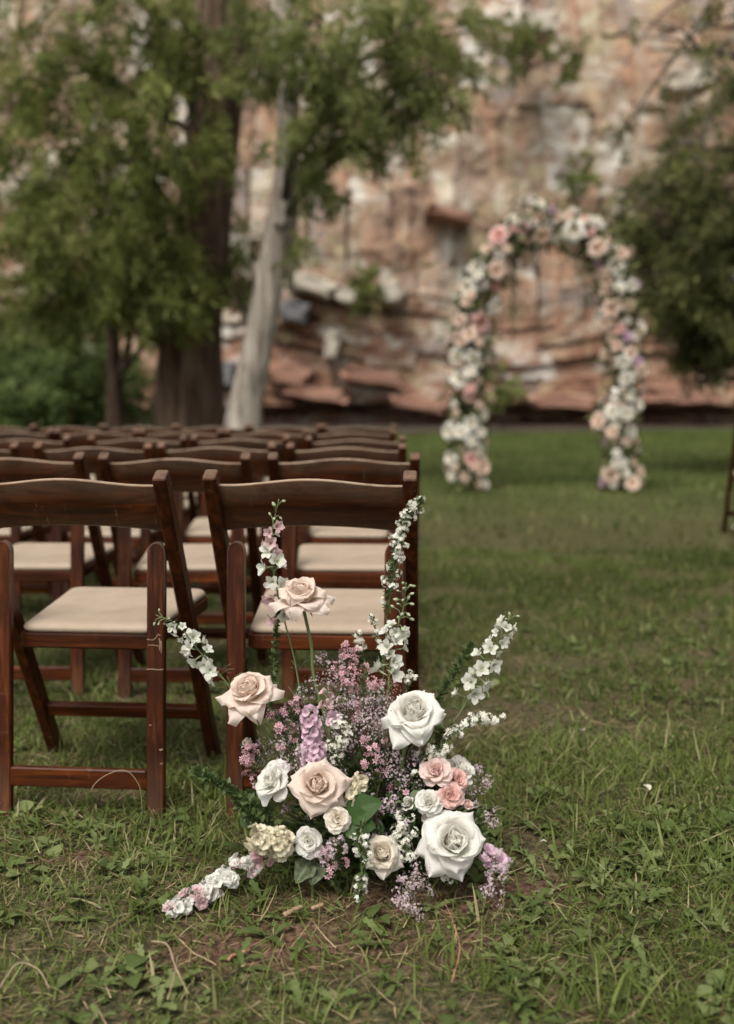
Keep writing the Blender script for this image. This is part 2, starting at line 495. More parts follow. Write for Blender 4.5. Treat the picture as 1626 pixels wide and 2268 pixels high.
# broad-leaved weeds (rosettes of lobed and rounded leaves)
def weeds(nplants, y0, y1, l0, l1, NS=8):
    px, py = frustum_pts(nplants, y0, y1, 0.8)
    keep = (rng.random(nplants) < np.clip((fbm(px * 3.1, py * 3.1, 3, 101) - 0.30) * 2.2, 0.15, 1)) & (rng.random(nplants) > 0.55 * soil_mask(px, py))
    px, py = px[keep], py[keep]
    Vs, Ts, Cs, b = [], [], [], 0
    for x0, y0_ in zip(px, py):
        kind = rng.random(); nl = int(rng.integers(3, 8)); a0 = rng.random() * 6.28
        base_c = np.clip(0.5 + rng.normal(0, 0.25), 0, 1)
        z0 = gzf(x0, y0_)
        for k in range(nl):
            L = l0 + (l1 - l0) * rng.random() ** 1.3
            a = a0 + k * 6.28 / nl + rng.normal(0, 0.35)
            lift = 0.25 + 0.75 * rng.random(); droop = 0.5 + rng.random() * 1.0
            d = np.array([math.cos(a), math.sin(a)]); s = np.array([-d[1], d[0]])
            roll = rng.normal(0, 0.25)
            P = np.array([x0, y0_, z0 + 0.004]); 
            if kind > 0.74:
                hw = 0.36 * L; shp = lambda v: math.sin(math.pi * min(1, max(0, (v - 0.3) / 0.7)) ** 0.7) if v > 0.3 else 0.05
            else:
                hw = 0.20 * L; shp = lambda v: (0.25 + v) * (1 - v ** 5) * (1.0 + 0.45 * math.sin(v * 24)) * 0.9
            for i in range(NS + 1):
                v = i / NS
                w = max(hw * shp(v), 0.0007)
                if i == NS: w = 0.0003
                e = 0.30 * w
                Vs += [[P[0] - s[0] * w, P[1] - s[1] * w, P[2] + e - roll * w], list(P), [P[0] + s[0] * w, P[1] + s[1] * w, P[2] + e + roll * w]]
                cc = base_c + 0.15 * (v - 0.5) + rng.normal(0, 0.03)
                Cs += [cc, cc + 0.12, cc]
                th = lift - droop * v
                P = P + L / NS * np.array([d[0] * math.cos(th), d[1] * math.cos(th), math.sin(th)])
                P[2] = max(P[2], z0 + 0.003)
            for i in range(NS):
                q = b + i * 3
                Ts += [[q, q + 1, q + 4], [q, q + 4, q + 3], [q + 1, q + 2, q + 5], [q + 1, q + 5, q + 4]]
            b += (NS + 1) * 3
    return np.array(Vs), np.array(Ts), np.clip(np.array(Cs), 0, 1)
V, T, C = joined([weeds(1800, 1.15, 2.3, 0.014, 0.052), weeds(500, 2.3, 4.0, 0.018, 0.045), weeds(2600, 1.15, 2.5, 0.007, 0.020, 4)])
tag(link('weeds', np_mesh('weeds', V, T, M['weed'], {'c': C})), 'low broad-leaved weeds growing among the grass', 'weeds', None, 'stuff')

# ------------------------------------------------------------------ cliff
def cliff():
    xs = axis_pts([(-60, -19, 40), (-19, 19, 470), (19, 60, 40)])
    zs = axis_pts([(-0.6, 17.5, 260), (17.5, 30, 30)])
    X, Zz = np.meshgrid(xs, zs)
    dip = 0.10 * np.clip(-X, -4, 14) * -1
    wob = 0.9 * (fbm(X * 0.22, Zz * 0.3, 3, 201) - 0.5)
    s = Zz + 0.13 * np.clip(X + 2, -14, 6) + wob            # coordinate across the beds
    # thin beds low down, tall jointed blocks higher up
    low = np.clip((5.6 - s) / 2.2, 0, 1)
    l1 = np.floor(s / 0.62 + 0.35 * (fbm(X * 0.5, s, 2, 205) - 0.5))
    w1 = 0.9 + 1.9 * hash2(l1, 0, 7)
    b1 = np.floor(X / w1 + 9 * hash2(l1, 3, 5) + 0.5 * (fbm(X * 0.4, Zz * 1.2, 2, 211) - 0.5))
    l2 = np.floor(s / 3.1 + 0.5 * (fbm(X * 0.3, s * 0.3, 2, 215) - 0.5))
    w2 = 0.7 + 1.0 * hash2(l2, 5, 9)
    b2 = np.floor(X / w2 + 9 * hash2(l2, 1, 6) + 0.35 * (fbm(X, Zz * 0.5, 3, 221) - 0.5))
    h1 = 0.45 * hash2(l1, 11, 3) + 0.34 * hash2(l1, b1, 4)
    h2 = 0.55 * hash2(l2, 12, 3) + 0.60 * hash2(l2, b2, 8)
    fs = s / 0.62 + 0.35 * (fbm(X * 0.5, s, 2, 205) - 0.5); fs = fs - np.floor(fs)
    fv = X / w2 + 9 * hash2(l2, 1, 6) + 0.35 * (fbm(X, Zz * 0.5, 3, 221) - 0.5); fv = fv - np.floor(fv)
    groove = low * np.where((fs < 0.2) & (fbm(X * .25 + l1 * 7.7, X * 0 + l1, 2, 39) > .66), 0.35, 0) + (1 - low) * np.where((fv < 0.12) & (fbm(Zz * .3 + b2 * 3.3, Zz * 0 + b2, 2, 41) > .70), 0.2, 0)
    disp = 0.62 * low * h1 + 0.42 * (1 - low) * h2 - groove + 1.3 * (fbm(X * 0.12, Zz * 0.16, 3, 231) - 0.5) + 0.35 * (fbm(X * 1.1, Zz * 1.1, 4, 241) - 0.5)
    top_of_cut = 0.55 + 0.45 * (fbm(X * 0.3, X * 0, 3, 251) - 0.2)
    cut = np.clip((top_of_cut - Zz) / 0.25, 0, 1) * 1.7
    Yc = 37.5 - disp * 1.3 + cut + 0.10 * Zz + 0.012 * np.clip(Zz - 6, 0, 40) ** 2
    Yc = Yc - 0.012 * np.clip(np.abs(X) - 16, 0, 60) ** 1.5
    ca = low * (0.6 * hash2(l1, b1, 14) + 0.4 * hash2(l1, 21, 2)) + (1 - low) * (0.75 * hash2(l2, b2, 15) + 0.25 * hash2(l2, 22, 2))
    cb = low * hash2(l1, b1, 24) + (1 - low) * hash2(l2, b2, 25)
    nx, nz = len(xs), len(zs)
    idx = np.arange(nx * nz).reshape(nz, nx)
    q = np.stack([idx[:-1, :-1], idx[:-1, 1:], idx[1:, 1:], idx[1:, :-1]], -1).reshape(-1, 4)
    t = NT('rock')
    co = t.coord('Object')
    a, bb, lo = t.attr('ca'), t.attr('cb'), t.attr('low')
    nA, nB = t.noise(co, 0.55, 6, 0.68), t.noise(t.mapping(co, (1, 1, 1.5)), 1.25, 6, 0.7, 0.5)
    streak = t.noise(t.mapping(co, (1.7, 1.7, 0.13)), 0.9, 4, 0.6)
    stc = t.ramp(t.noise(t.mapping(co, (1.3, 1.3, 0.10), (0, 0, 0), (7, 3, 1)), 1.0, 4, 0.6), [(0.50, 0.0), (0.62, 0.55)])
    f = t.math('ADD', t.math('MULTIPLY', a, 0.22), t.math('ADD', t.math('MULTIPLY', nA, 0.75), t.math('MULTIPLY', nB, 0.85)))
    f = t.math('SUBTRACT', f, 0.42)
    lowc = t.ramp(f, [(0.26, (0.06, 0.036, 0.028)), (0.37, (0.145, 0.074, 0.049)), (0.48, (0.225, 0.122, 0.080)), (0.57, (0.245, 0.168, 0.122)), (0.67, (0.42, 0.375, 0.315))])
    upc = t.ramp(f, [(0.26, (0.075, 0.054, 0.043)), (0.36, (0.170, 0.110, 0.076)), (0.46, (0.245, 0.172, 0.122)), (0.55, (0.285, 0.240, 0.188)), (0.66, (0.48, 0.448, 0.39))])
    upc = t.mix(stc, upc, (0.33, 0.18, 0.11))
    c = t.mix(lo, upc, lowc)
    c = t.mix(t.ramp(t.noise(co, 0.8, 5, 0.65), [(0.54, 0.0), (0.66, 0.55)]), c, (0.37, 0.33, 0.20))
    c = t.mix(t.math('MULTIPLY', t.ramp(streak, [(0.54, 0.0), (0.68, 0.45)]), t.math('SUBTRACT', 1.0, t.math('MULTIPLY', lo, 0.6))), c, (0.20, 0.155, 0.14))
    c = t.mix(t.math('MULTIPLY', t.ramp(bb, [(0.84, 0.0), (0.93, 0.8)]), t.ramp(nB, [(0.4, 0.0), (0.55, 1.0)])), c, (0.54, 0.51, 0.46))
    c = t.mix(t.math('MULTIPLY', t.ramp(bb, [(0.06, 0.8), (0.14, 0.0)]), t.ramp(nB, [(0.4, 0.0), (0.55, 1.0)])), c, (0.17, 0.14, 0.13))
    M['rock'] = t.finish(c, 0.9, t.bump(t.noise(co, 3.0, 5, 0.65), 0.7, 0.15), 0.15)
    me = np_mesh('cliff', np.stack([X, Yc, Zz], -1), q, M['rock'], {'ca': ca.ravel(), 'cb': cb.ravel(), 'low': low.ravel()}, smooth=False)
    o = tag(link('cliff', me), 'red and cream layered sandstone cliff', None, None, 'structure')
    return o
cliff_o = cliff()

def slab_mat(name, c0, c1):
    t = NT(name); co = t.coord('Object')
    M[name] = t.finish(t.ramp(t.noise(co, 1.8, 5, 0.65), [(0.3, c0), (0.7, c1)]), 0.9, t.bump(t.noise(co, 5, 4), 0.6, 0.08), 0.15)
slab_mat('slab_cream', (0.27, 0.22, 0.17), (0.50, 0.46, 0.39))
slab_mat('slab_red', (0.17, 0.085, 0.06), (0.31, 0.18, 0.13))
slab_mat('slab_grey', (0.085, 0.085, 0.09), (0.15, 0.145, 0.15))
def rock_slab(px, py, wpx, hpx, tilt, mat, depth=1.3, proud=0.25):
    Yd = 36.4
    p = at(px, py, Yd); k = Yd / FPX
    w, h = wpx * k / 2, hpx * k / 2
    r = random.Random(int(px * 13 + py))
    mb = MB()
    n = 12
    rings = []
    V, F = [], []
    for j, (yy, sc) in enumerate([(-proud - 0.06, 0.80), (-proud, 1.0), (0.4, 1.05), (depth, 1.0)]):
        for i in range(n):
            a = 2 * math.pi * i / n
            ca_, sa_ = math.cos(a), math.sin(a)
            e = 0.45
            x = w * math.copysign(abs(ca_) ** e, ca_) * sc
            z = h * math.copysign(abs(sa_) ** e, sa_) * sc
            q = 1 + 0.16 * math.sin(i * 2.7 + px) * (1 if j else 0.9)
            V.append((x * q, yy + 0.10 * math.sin(i * 1.9 + px), z * q))
    for j in range(3):
        for i in range(n):
            i2 = (i + 1) % n
            F.append((j * n + i, j * n + i2, (j + 1) * n + i2, (j + 1) * n + i))
    F.append(tuple(range(n))[::-1])
    mb.add(V, F)
    o = mb.build('rock_slab', M[mat], cliff_o, 30)
    o.location = p; o.rotation_euler = (0, R_(tilt), r.uniform(-0.15, 0.15))
for a in [(690, 630, 105, 36, 16, 'slab_cream'), (770, 655, 46, 34, 10, 'slab_cream'), (862, 648, 55, 44, 0, 'slab_cream'), (652, 690, 62, 46, 8, 'slab_grey'),
          (735, 765, 30, 60, 8, 'slab_cream'), (640, 830, 90, 46, 10, 'slab_red'), (820, 835, 130, 30, 8, 'slab_red'),
          (700, 872, 140, 28, 9, 'slab_red'), (930, 895, 130, 28, 7, 'slab_red'), (500, 830, 40, 60, 5, 'slab_grey'),
          (1000, 475, 90, 20, 14, 'slab_red'), (60, 415, 110, 46, 6, 'slab_cream'), (1250, 890, 160, 30, 2, 'slab_red'),
          (1510, 875, 150, 40, 2, 'slab_red'), (1190, 50, 80, 46, 8, 'slab_cream'), (1500, 640, 100, 40, 3, 'slab_red'), (1530, 180, 90, 40, -10, 'slab_cream')]:
    rock_slab(*a)

# ------------------------------------------------------------------ trees and shrubs
t = NT('bark_dark'); co = t.coord('Object')
rid = t.noise(t.mapping(co, (9, 9, 0.8)), 1.6, 5, 0.6, 0.4)
M['bark_dark'] = t.finish(t.ramp(rid, [(0.34, (0.020, 0.012, 0.008)), (0.5, (0.085, 0.053, 0.036)), (0.68, (0.19, 0.135, 0.10))]), 0.9, t.bump(rid, 0.9, 0.06), 0.15)
t = NT('bark_grey'); co = t.coord('Object')
rid = t.noise(t.mapping(co, (10, 10, 0.8)), 1.8, 5, 0.6, 0.4)
M['bark_grey'] = t.finish(t.ramp(rid, [(0.34, (0.11, 0.09, 0.072)), (0.5, (0.33, 0.285, 0.24)), (0.68, (0.52, 0.46, 0.40))]), 0.9, t.bump(rid, 0.9, 0.05), 0.15)
t = NT('bark_twig'); M['bark_twig'] = t.finish((0.045, 0.034, 0.026), 0.85)

def leafcloud(clumps, ll, lw, droop, r, spread=1.0):
    """clumps: (centre, (rx,ry,rz), twigs, leaves per twig) -> leaf rhombs in tufts"""
    out = []
    for c, rad, nt, nl in clumps:
        # twig tufts, biased to the outside of the clump
        u = r.normal(size=(nt, 3)); u /= np.linalg.norm(u, axis=1)[:, None]
        q = u * (r.random(nt) ** 0.5)[:, None] * np.array(rad) * spread
        tc = np.array(c) + q
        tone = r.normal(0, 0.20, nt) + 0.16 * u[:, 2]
        d = u * 0.6 + r.normal(0, 0.5, (nt, 3)); d[:, 2] -= droop; d /= np.linalg.norm(d, axis=1)[:, None]
        k = np.repeat(np.arange(nt), nl); n = len(k)
        tl = 0.22 + 0.25 * r.random(nt)
        P = tc[k] + d[k] * (r.random(n) * tl[k])[:, None] + r.normal(0, 0.05, (n, 3))
        ld = d[k] * 0.7 + r.normal(0, 0.6, (n, 3)); ld /= np.linalg.norm(ld, axis=1)[:, None]
        sd = np.cross(ld, r.normal(size=(n, 3))); sd /= np.linalg.norm(sd, axis=1)[:, None]
        L = ll * (0.6 + 0.8 * r.random(n)); W = lw * (0.7 + 0.6 * r.random(n))
        mid = P + ld * (L * 0.45)[:, None]
        V = np.stack([P, mid - sd * (W / 2)[:, None], P + ld * L[:, None], mid + sd * (W / 2)[:, None]], 1)
        V[:, 2, 2] -= 0.15 * L
        T = (np.arange(n) * 4)[:, None, None] + np.array([[0, 1, 2], [0, 2, 3]])[None]
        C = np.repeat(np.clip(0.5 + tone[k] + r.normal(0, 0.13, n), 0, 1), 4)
        out.append((V.reshape(-1, 3), T.reshape(-1, 3), C))
    return joined(out)

def px_clump(px, py, Y, rx, ry, rd, nt, nl):
    p = at(px, py, Y); k = Y / FPX
    return ((p.x, p.y, p.z), (rx * k, rd, ry * k), nt, nl)

def trunk_geo(mb, ctrl, r0, r1, n=14, segs=26, flare=0.0, att=0.5, seed=0):
    pts = spline(ctrl, segs)
    V, F = [], []
    rads = [r0 + (r1 - r0) * (i / (segs - 1)) + flare * math.exp(-i / segs * 9) for i in range(segs)]
    V, F = tube_geo(pts, rads, n)
    rr = random.Random(seed)
    ph = [rr.random() * 6.28 for _ in range(4)]
    V2 = []
    for i, v in enumerate(V):
        j, k = divmod(i, n); c = pts[min(j, segs - 1)]
        a = 2 * math.pi * k / n
        f = 1 + 0.07 * math.sin(3 * a + ph[0] + j * 0.12) + 0.05 * math.sin(5 * a + ph[1] - j * 0.2) + 0.03 * math.sin(j * 1.1 + ph[2])
        V2.append(c + (v - c) * f)
    mb.add(V2, F, att)

def tree(name, label, base, trunk_ctrls, clumps, bark, leafm, ll, lw, droop, limbs=True, group=None, seed=1, thin=1.0):
    clumps = [(c, r, max(4, int(nt * thin)), nl) for c, r, nt, nl in clumps]
    root = empty(name, base)
    B = Vector(base)
    tag(root, label, 'tree', group)
    mb = MB()
    for ctrl, r0, r1, fl in trunk_ctrls:
        trunk_geo(mb, [Vector(c) - B for c in ctrl], r0, r1, flare=fl, seed=seed)
    mb.build('trunk', M[bark], root, 0)
    rr = random.Random(seed)
    if limbs:
        main = [Vector(p) for p in spline(trunk_ctrls[0][0], 30)]
        for c, rad, nt, nl in clumps:
            c = Vector(c)
            cand = [p for p in main if p.z < c.z + 0.2] or main[:10]
            s = min(cand, key=lambda p: (p - c).length + 0.5 * abs(p.z - (c.z - 0.8)))
            m1 = s.lerp(c, 0.5) + Vector((rr.uniform(-.15, .15), rr.uniform(-.15, .15), rr.uniform(0, .35)))
            lb = MB()
            pts = spline([s - B, m1 - B, c - B], 9)
            lb.add(*tube_geo(pts, [0.05 - 0.04 * i / 8 for i in range(9)], 6), 0.5)
            for q in range(4):
                e = c + Vector((rr.uniform(-1, 1) * rad[0], rr.uniform(-1, 1) * rad[1], rr.uniform(-1, 1) * rad[2])) * 0.75
                lb.add(*tube_geo(spline([m1.lerp(c, 0.4) - B, (m1.lerp(e, 0.6)) - B + Vector((0, 0, .08)), e - B], 6), [0.018 - 0.0025 * i for i in range(6)], 5), 0.5)
            lb.build('branch', M['bark_twig'], root, 0)
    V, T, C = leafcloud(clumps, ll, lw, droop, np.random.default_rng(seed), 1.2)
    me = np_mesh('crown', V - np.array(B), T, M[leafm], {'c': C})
    o = link('crown', me, None, root)
    tag(o, kind='stuff')
    return root

def g0(px, Y):
    p = at(px, 900, Y); return Vector((p.x, Y, gzf(p.x, Y)))

# big dark trunk
b1 = g0(415, 12.0)
tree('cottonwood_tree', 'large tree with thick dark brown trunk behind the chairs', b1,
     [([b1 - Vector((0, 0, .1)), at(415, 900, 12), at(420, 700, 12), at(450, 450, 12), at(480, 200, 12), at(496, -50, 12), at(510, -420, 12)], 0.42, 0.24, 0.14),
      ([at(470, 300, 12), at(380, 120, 11.7), at(280, -100, 11.4)], 0.13, 0.06, 0.0)],
     [px_clump(*a) for a in [
         (90, 110, 11.2, 160, 130, .8, 100, 60), (290, 90, 11.2, 170, 140, .8, 130, 60), (480, 90, 12.9, 130, 140, .5, 90, 60), (420, 60, 11.0, 80, 80, .5, 26, 60),
         (110, 320, 10.8, 140, 120, .7, 95, 60), (320, 310, 10.6, 160, 130, .8, 130, 60), (210, 500, 10.6, 150, 100, .7, 110, 60),
         (380, 500, 12.9, 120, 130, .5, 90, 60), (350, 520, 11.0, 70, 90, .5, 40, 60), (60, 540, 11, 110, 70, .6, 50, 60), (120, 640, 11, 150, 70, .7, 90, 60),
         (330, 630, 10.8, 110, 85, .6, 95, 60), (430, 400, 11.0, 60, 80, .4, 12, 60), (20, 270, 11.5, 90, 80, .6, 35, 60),
         (300, -260, 11.5, 420, 200, 1.6, 110, 45), (480, -520, 12, 420, 180, 1.8, 90, 45)]],
     'bark_dark', 'crown_olive', 0.105, 0.030, 0.9, seed=3, thin=.47)
# leaning pale trunk
b2 = g0(520, 11.0)
tree('leaning_tree', 'leaning tree with pale grey trunk beside the dark trunk', b2,
     [([b2 - Vector((0, 0, .1)), at(538, 925, 11), at(574, 740, 11), at(608, 560, 11), at(632, 400, 11), at(640, 250, 11.05), at(636, 100, 11.1), at(628, -60, 11.2), at(615, -400, 11.4)], 0.185, 0.085, 0.06),
      ([at(640, 640, 11.05), at(655, 480, 11), at(662, 390, 10.95)], 0.04, 0.025, 0.0)],
     [px_clump(*a) for a in [
         (650, 70, 10.2, 120, 110, .7, 80, 55), (790, 110, 10.0, 140, 120, .7, 110, 55), (930, 80, 10.4, 110, 90, .7, 65, 55),
         (770, 240, 10.0, 120, 80, .6, 70, 55), (900, 210, 10.4, 90, 80, .5, 45, 55), (710, 320, 10.0, 80, 60, .5, 30, 55),
         (850, 310, 10.2, 60, 50, .4, 14, 55), (1040, 70, 11.5, 100, 80, .6, 34, 55), (960, 160, 10.6, 70, 70, .5, 40, 55), (560, 570, 12.2, 45, 90, .4, 34, 55), (525, 660, 12.4, 40, 60, .4, 26, 55),
         (700, 400, 10.3, 50, 40, .4, 9, 55), (650, 530, 10.6, 40, 40, .3, 6, 50),
         (800, -200, 10.6, 380, 160, 1.5, 80, 45)]],
     'bark_grey', 'crown_fresh', 0.105, 0.028, 0.9, seed=5, thin=.44)
# slender forked tree
b3 = g0(256, 12.8)
tree('forked_tree', 'slender dark forked tree between green bush and thick trunk', b3,
     [([b3 - Vector((0, 0, .1)), at(254, 880, 12.8), at(250, 740, 12.8), at(246, 600, 12.8), at(215, 430, 12.6), at(190, 250, 12.5)], 0.115, 0.05, 0.04),
      ([at(258, 860, 12.8), at(282, 780, 12.7), at(295, 700, 12.6), at(345, 640, 12.4), at(385, 560, 12.3)], 0.06, 0.03, 0.0)],
     [px_clump(*a) for a in [(190, 420, 12.5, 110, 120, .6, 60, 55), (240, 580, 12.4, 120, 80, .6, 60, 55), (380, 600, 12.2, 90, 90, .5, 50, 55), (80, 620, 12.6, 90, 70, .5, 34, 55),
                              (70, 420, 12.8, 60, 60, .5, 14, 55), (400, 720, 12.3, 40, 50, .4, 10, 55)]],
     'bark_dark', 'crown_olive', 0.10, 0.03, 0.8, seed=8, thin=.5)
# dark tree at the far side
b4 = Vector((5.7, 13.2, 0.0)); b4.z = gzf(b4.x, b4.y)
tree('juniper_tree', 'dark dense evergreen tree hanging beyond the arch', b4,
     [([b4 - Vector((0, 0, .1)), Vector((5.65, 13.2, 1.4)), Vector((5.5, 13.1, 3.2)), Vector((5.7, 13.0, 5.6)), Vector((6.0, 13.0, 8.0))], 0.27, 0.10, 0.14),
      ([Vector((5.55, 13.15, 1.6)), at(1640, 790, 12.9), at(1600, 700, 12.6)], 0.09, 0.04, 0.0)],
     [px_clump(*a) for a in [
         (1590, 490, 12.4, 100, 120, .9, 170, 80), (1515, 610, 12.3, 80, 100, .7, 110, 80), (1610, 680, 12.5, 80, 110, .8, 150, 80), (1450, 480, 12.4, 70, 70, .6, 48, 60),
         (1590, 330, 12.5, 100, 100, .8, 80, 60), (1480, 370, 12.6, 60, 60, .6, 20, 50), (1560, 755, 12.4, 50, 60, .5, 34, 70), (1400, 520, 12.6, 45, 60, .5, 22, 50), (1385, 440, 12.8, 40, 40, .4, 12, 45), (1440, 330, 12.8, 60, 50, .5, 14, 45),
         (1450, 580, 12.6, 50, 60, .4, 26, 60), (1720, 500, 12.6, 130, 240, 1.0, 220, 70), (1790, 780, 12.6, 130, 110, 1.0, 90, 60), (1560, 160, 12.6, 110, 70, .6, 14, 45),
         (1430, 110, 12.7, 90, 80, .6, 8, 45), (1690, 60, 12.8, 130, 160, 1.0, 60, 50), (1850, 250, 13, 200, 300, 1.4, 170, 50)]],
     'bark_dark', 'crown_dark', 0.10, 0.028, 0.8, seed=13, thin=.50)
# hanging twigs near the upper corner belong to the same tree
jt = bpy.data.objects['juniper_tree']
for a in [((1700, 60), (1590, 110), (1520, 230), (1490, 330)), ((1700, 20), (1560, 60), (1450, 180), (1390, 300)), ((1700, 150), (1610, 190), (1560, 300), (1530, 380)), ((1690, -60), (1480, 20), (1380, 150)), ((1600, -40), (1500, 120), (1400, 260), (1350, 360))]:
    pts = spline([at(x, y, 12.2) - b4 for x, y in a], 12)
    mb = MB(); mb.add(*tube_geo(pts, [0.019 - 0.0013 * i for i in range(12)], 6), 0.5)
    mb.build('branch', M['bark_twig'], jt, 0)

def shrub(label, px, Y, clumps, leafm, ll, lw, stems=6, base=None, seed=2, name='shrub', group=None):
    b = base or g0(px, Y)
    root = empty(name, b); tag(root, label, 'shrub', group)
    rr = random.Random(seed)
    mb = MB()
    for c, rad, nt, nl in clumps:
        for k in range(stems):
            e = Vector(c) + Vector((rr.uniform(-.7, .7) * rad[0], rr.uniform(-.7, .7) * rad[1], rr.uniform(-.3, .7) * rad[2])) - b
            mb.add(*tube_geo(spline([Vector((rr.uniform(-.1, .1), rr.uniform(-.1, .1), -0.05)), e * 0.5 + Vector((0, 0, .1)), e], 6), [0.02 - 0.003 * i for i in range(6)], 5), 0.5)
    mb.build('stems', M['bark_twig'], root, 0)
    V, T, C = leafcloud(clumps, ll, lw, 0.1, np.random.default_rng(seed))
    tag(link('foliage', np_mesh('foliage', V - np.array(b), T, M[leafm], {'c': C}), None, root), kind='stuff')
    return root
shrub('bright green bush low behind the rows of chairs', 90, 14.5, [px_clump(*a) for a in [(40, 780, 14.5, 110, 90, .8, 130, 55), (170, 850, 14.2, 90, 75, .7, 110, 55), (50, 890, 14, 130, 60, .8, 120, 55), (200, 770, 14.8, 60, 60, .6, 45, 55), (300, 860, 14.6, 50, 60, .5, 30, 50), (-120, 820, 14.4, 120, 110, .9, 120, 50)]], 'bush_green', 0.085, 0.04, seed=21)
shrub('grey-green shrub at cliff foot beside the arch leg', 1115, 33, [px_clump(1115, 860, 33, 36, 45, .8, 26, 40)], 'crown_fresh', 0.16, 0.07, seed=23)
shrub('green shrub growing on the cliff ledge above cream slabs', 812, 35.5, [px_clump(812, 640, 35.5, 30, 55, .6, 46, 40)], 'crown_fresh', 0.16, 0.07, base=at(812, 690, 35.9), seed=25)
shrub('pale green shrubs on the high cliff ledge', 1150, 35, [px_clump(1140, 90, 36, 70, 45, .8, 40, 40), px_clump(1250, 130, 36, 40, 40, .7, 22, 40)], 'crown_fresh', 0.18, 0.08, base=at(1170, 150, 36.9), seed=27)
shrub('dusky shrub on the cliff ledge above the arch top', 1290, 35, [px_clump(1290, 395, 36, 45, 40, .7, 26, 40)], 'crown_fresh', 0.18, 0.08, base=at(1290, 440, 37.0), seed=29)

# ------------------------------------------------------------------ flower arch
def small_bloom_mesh(name, mats, seed, rings=((3, .30, .55, -5), (5, .50, .62, 25), (6, .80, .55, 60), (6, 1.0, .35, 82))):
    """a compact many-petalled bloom in one mesh, radius 1, facing +Z"""
    r = random.Random(seed); mb = MB()
    for li, (n, rad, hgt, tilt) in enumerate(rings):
        a0 = r.random() * 6.28
        for k in range(n):
            a = a0 + 6.283 * k / n + r.uniform(-.15, .15)
            V, A = [], []
            hw = rad * 3.0 / n + 0.10
            for i in range(4):
                v = i / 3
                rr_ = 0.06 + rad * (v ** (0.8 if li > 1 else 0.5)) * (1 if li else .8)
                zz = hgt * math.sin(v * (2.2 if li > 1 else 1.5)) * (1.0 if li > 1 else 1.1)
                w = hw * (0.35 + 0.9 * v) * (1 if i < 3 else 0.55)
                for u in (-1, -.4, .4, 1):
                    da = u * w / max(rr_, .12) * 0.55
                    e = 0.05 * r.uniform(-1, 1) + (0.08 * abs(u) if li < 3 else -0.06 * abs(u))
                    V.append((rr_ * math.cos(a + da), rr_ * math.sin(a + da), zz + e)); A.append(min(1, 0.15 + 0.35 * li * .8 + 0.35 * v))
            F = [(i * 4 + j, i * 4 + j + 1, i * 4 + j + 5, i * 4 + j + 4) for i in range(3) for j in range(3)]
            mb.add(V, F, A)
    return mb.mesh(name, mats, 0)

def orient(p, d, s, roll=0.0):
    q = Vector(d).normalized().to_track_quat('Z', 'Y')
    return Matrix.Translation(p) @ q.to_matrix().to_4x4() @ Matrix.Rotation(roll, 4, 'Z') @ Matrix.Scale(s, 4)

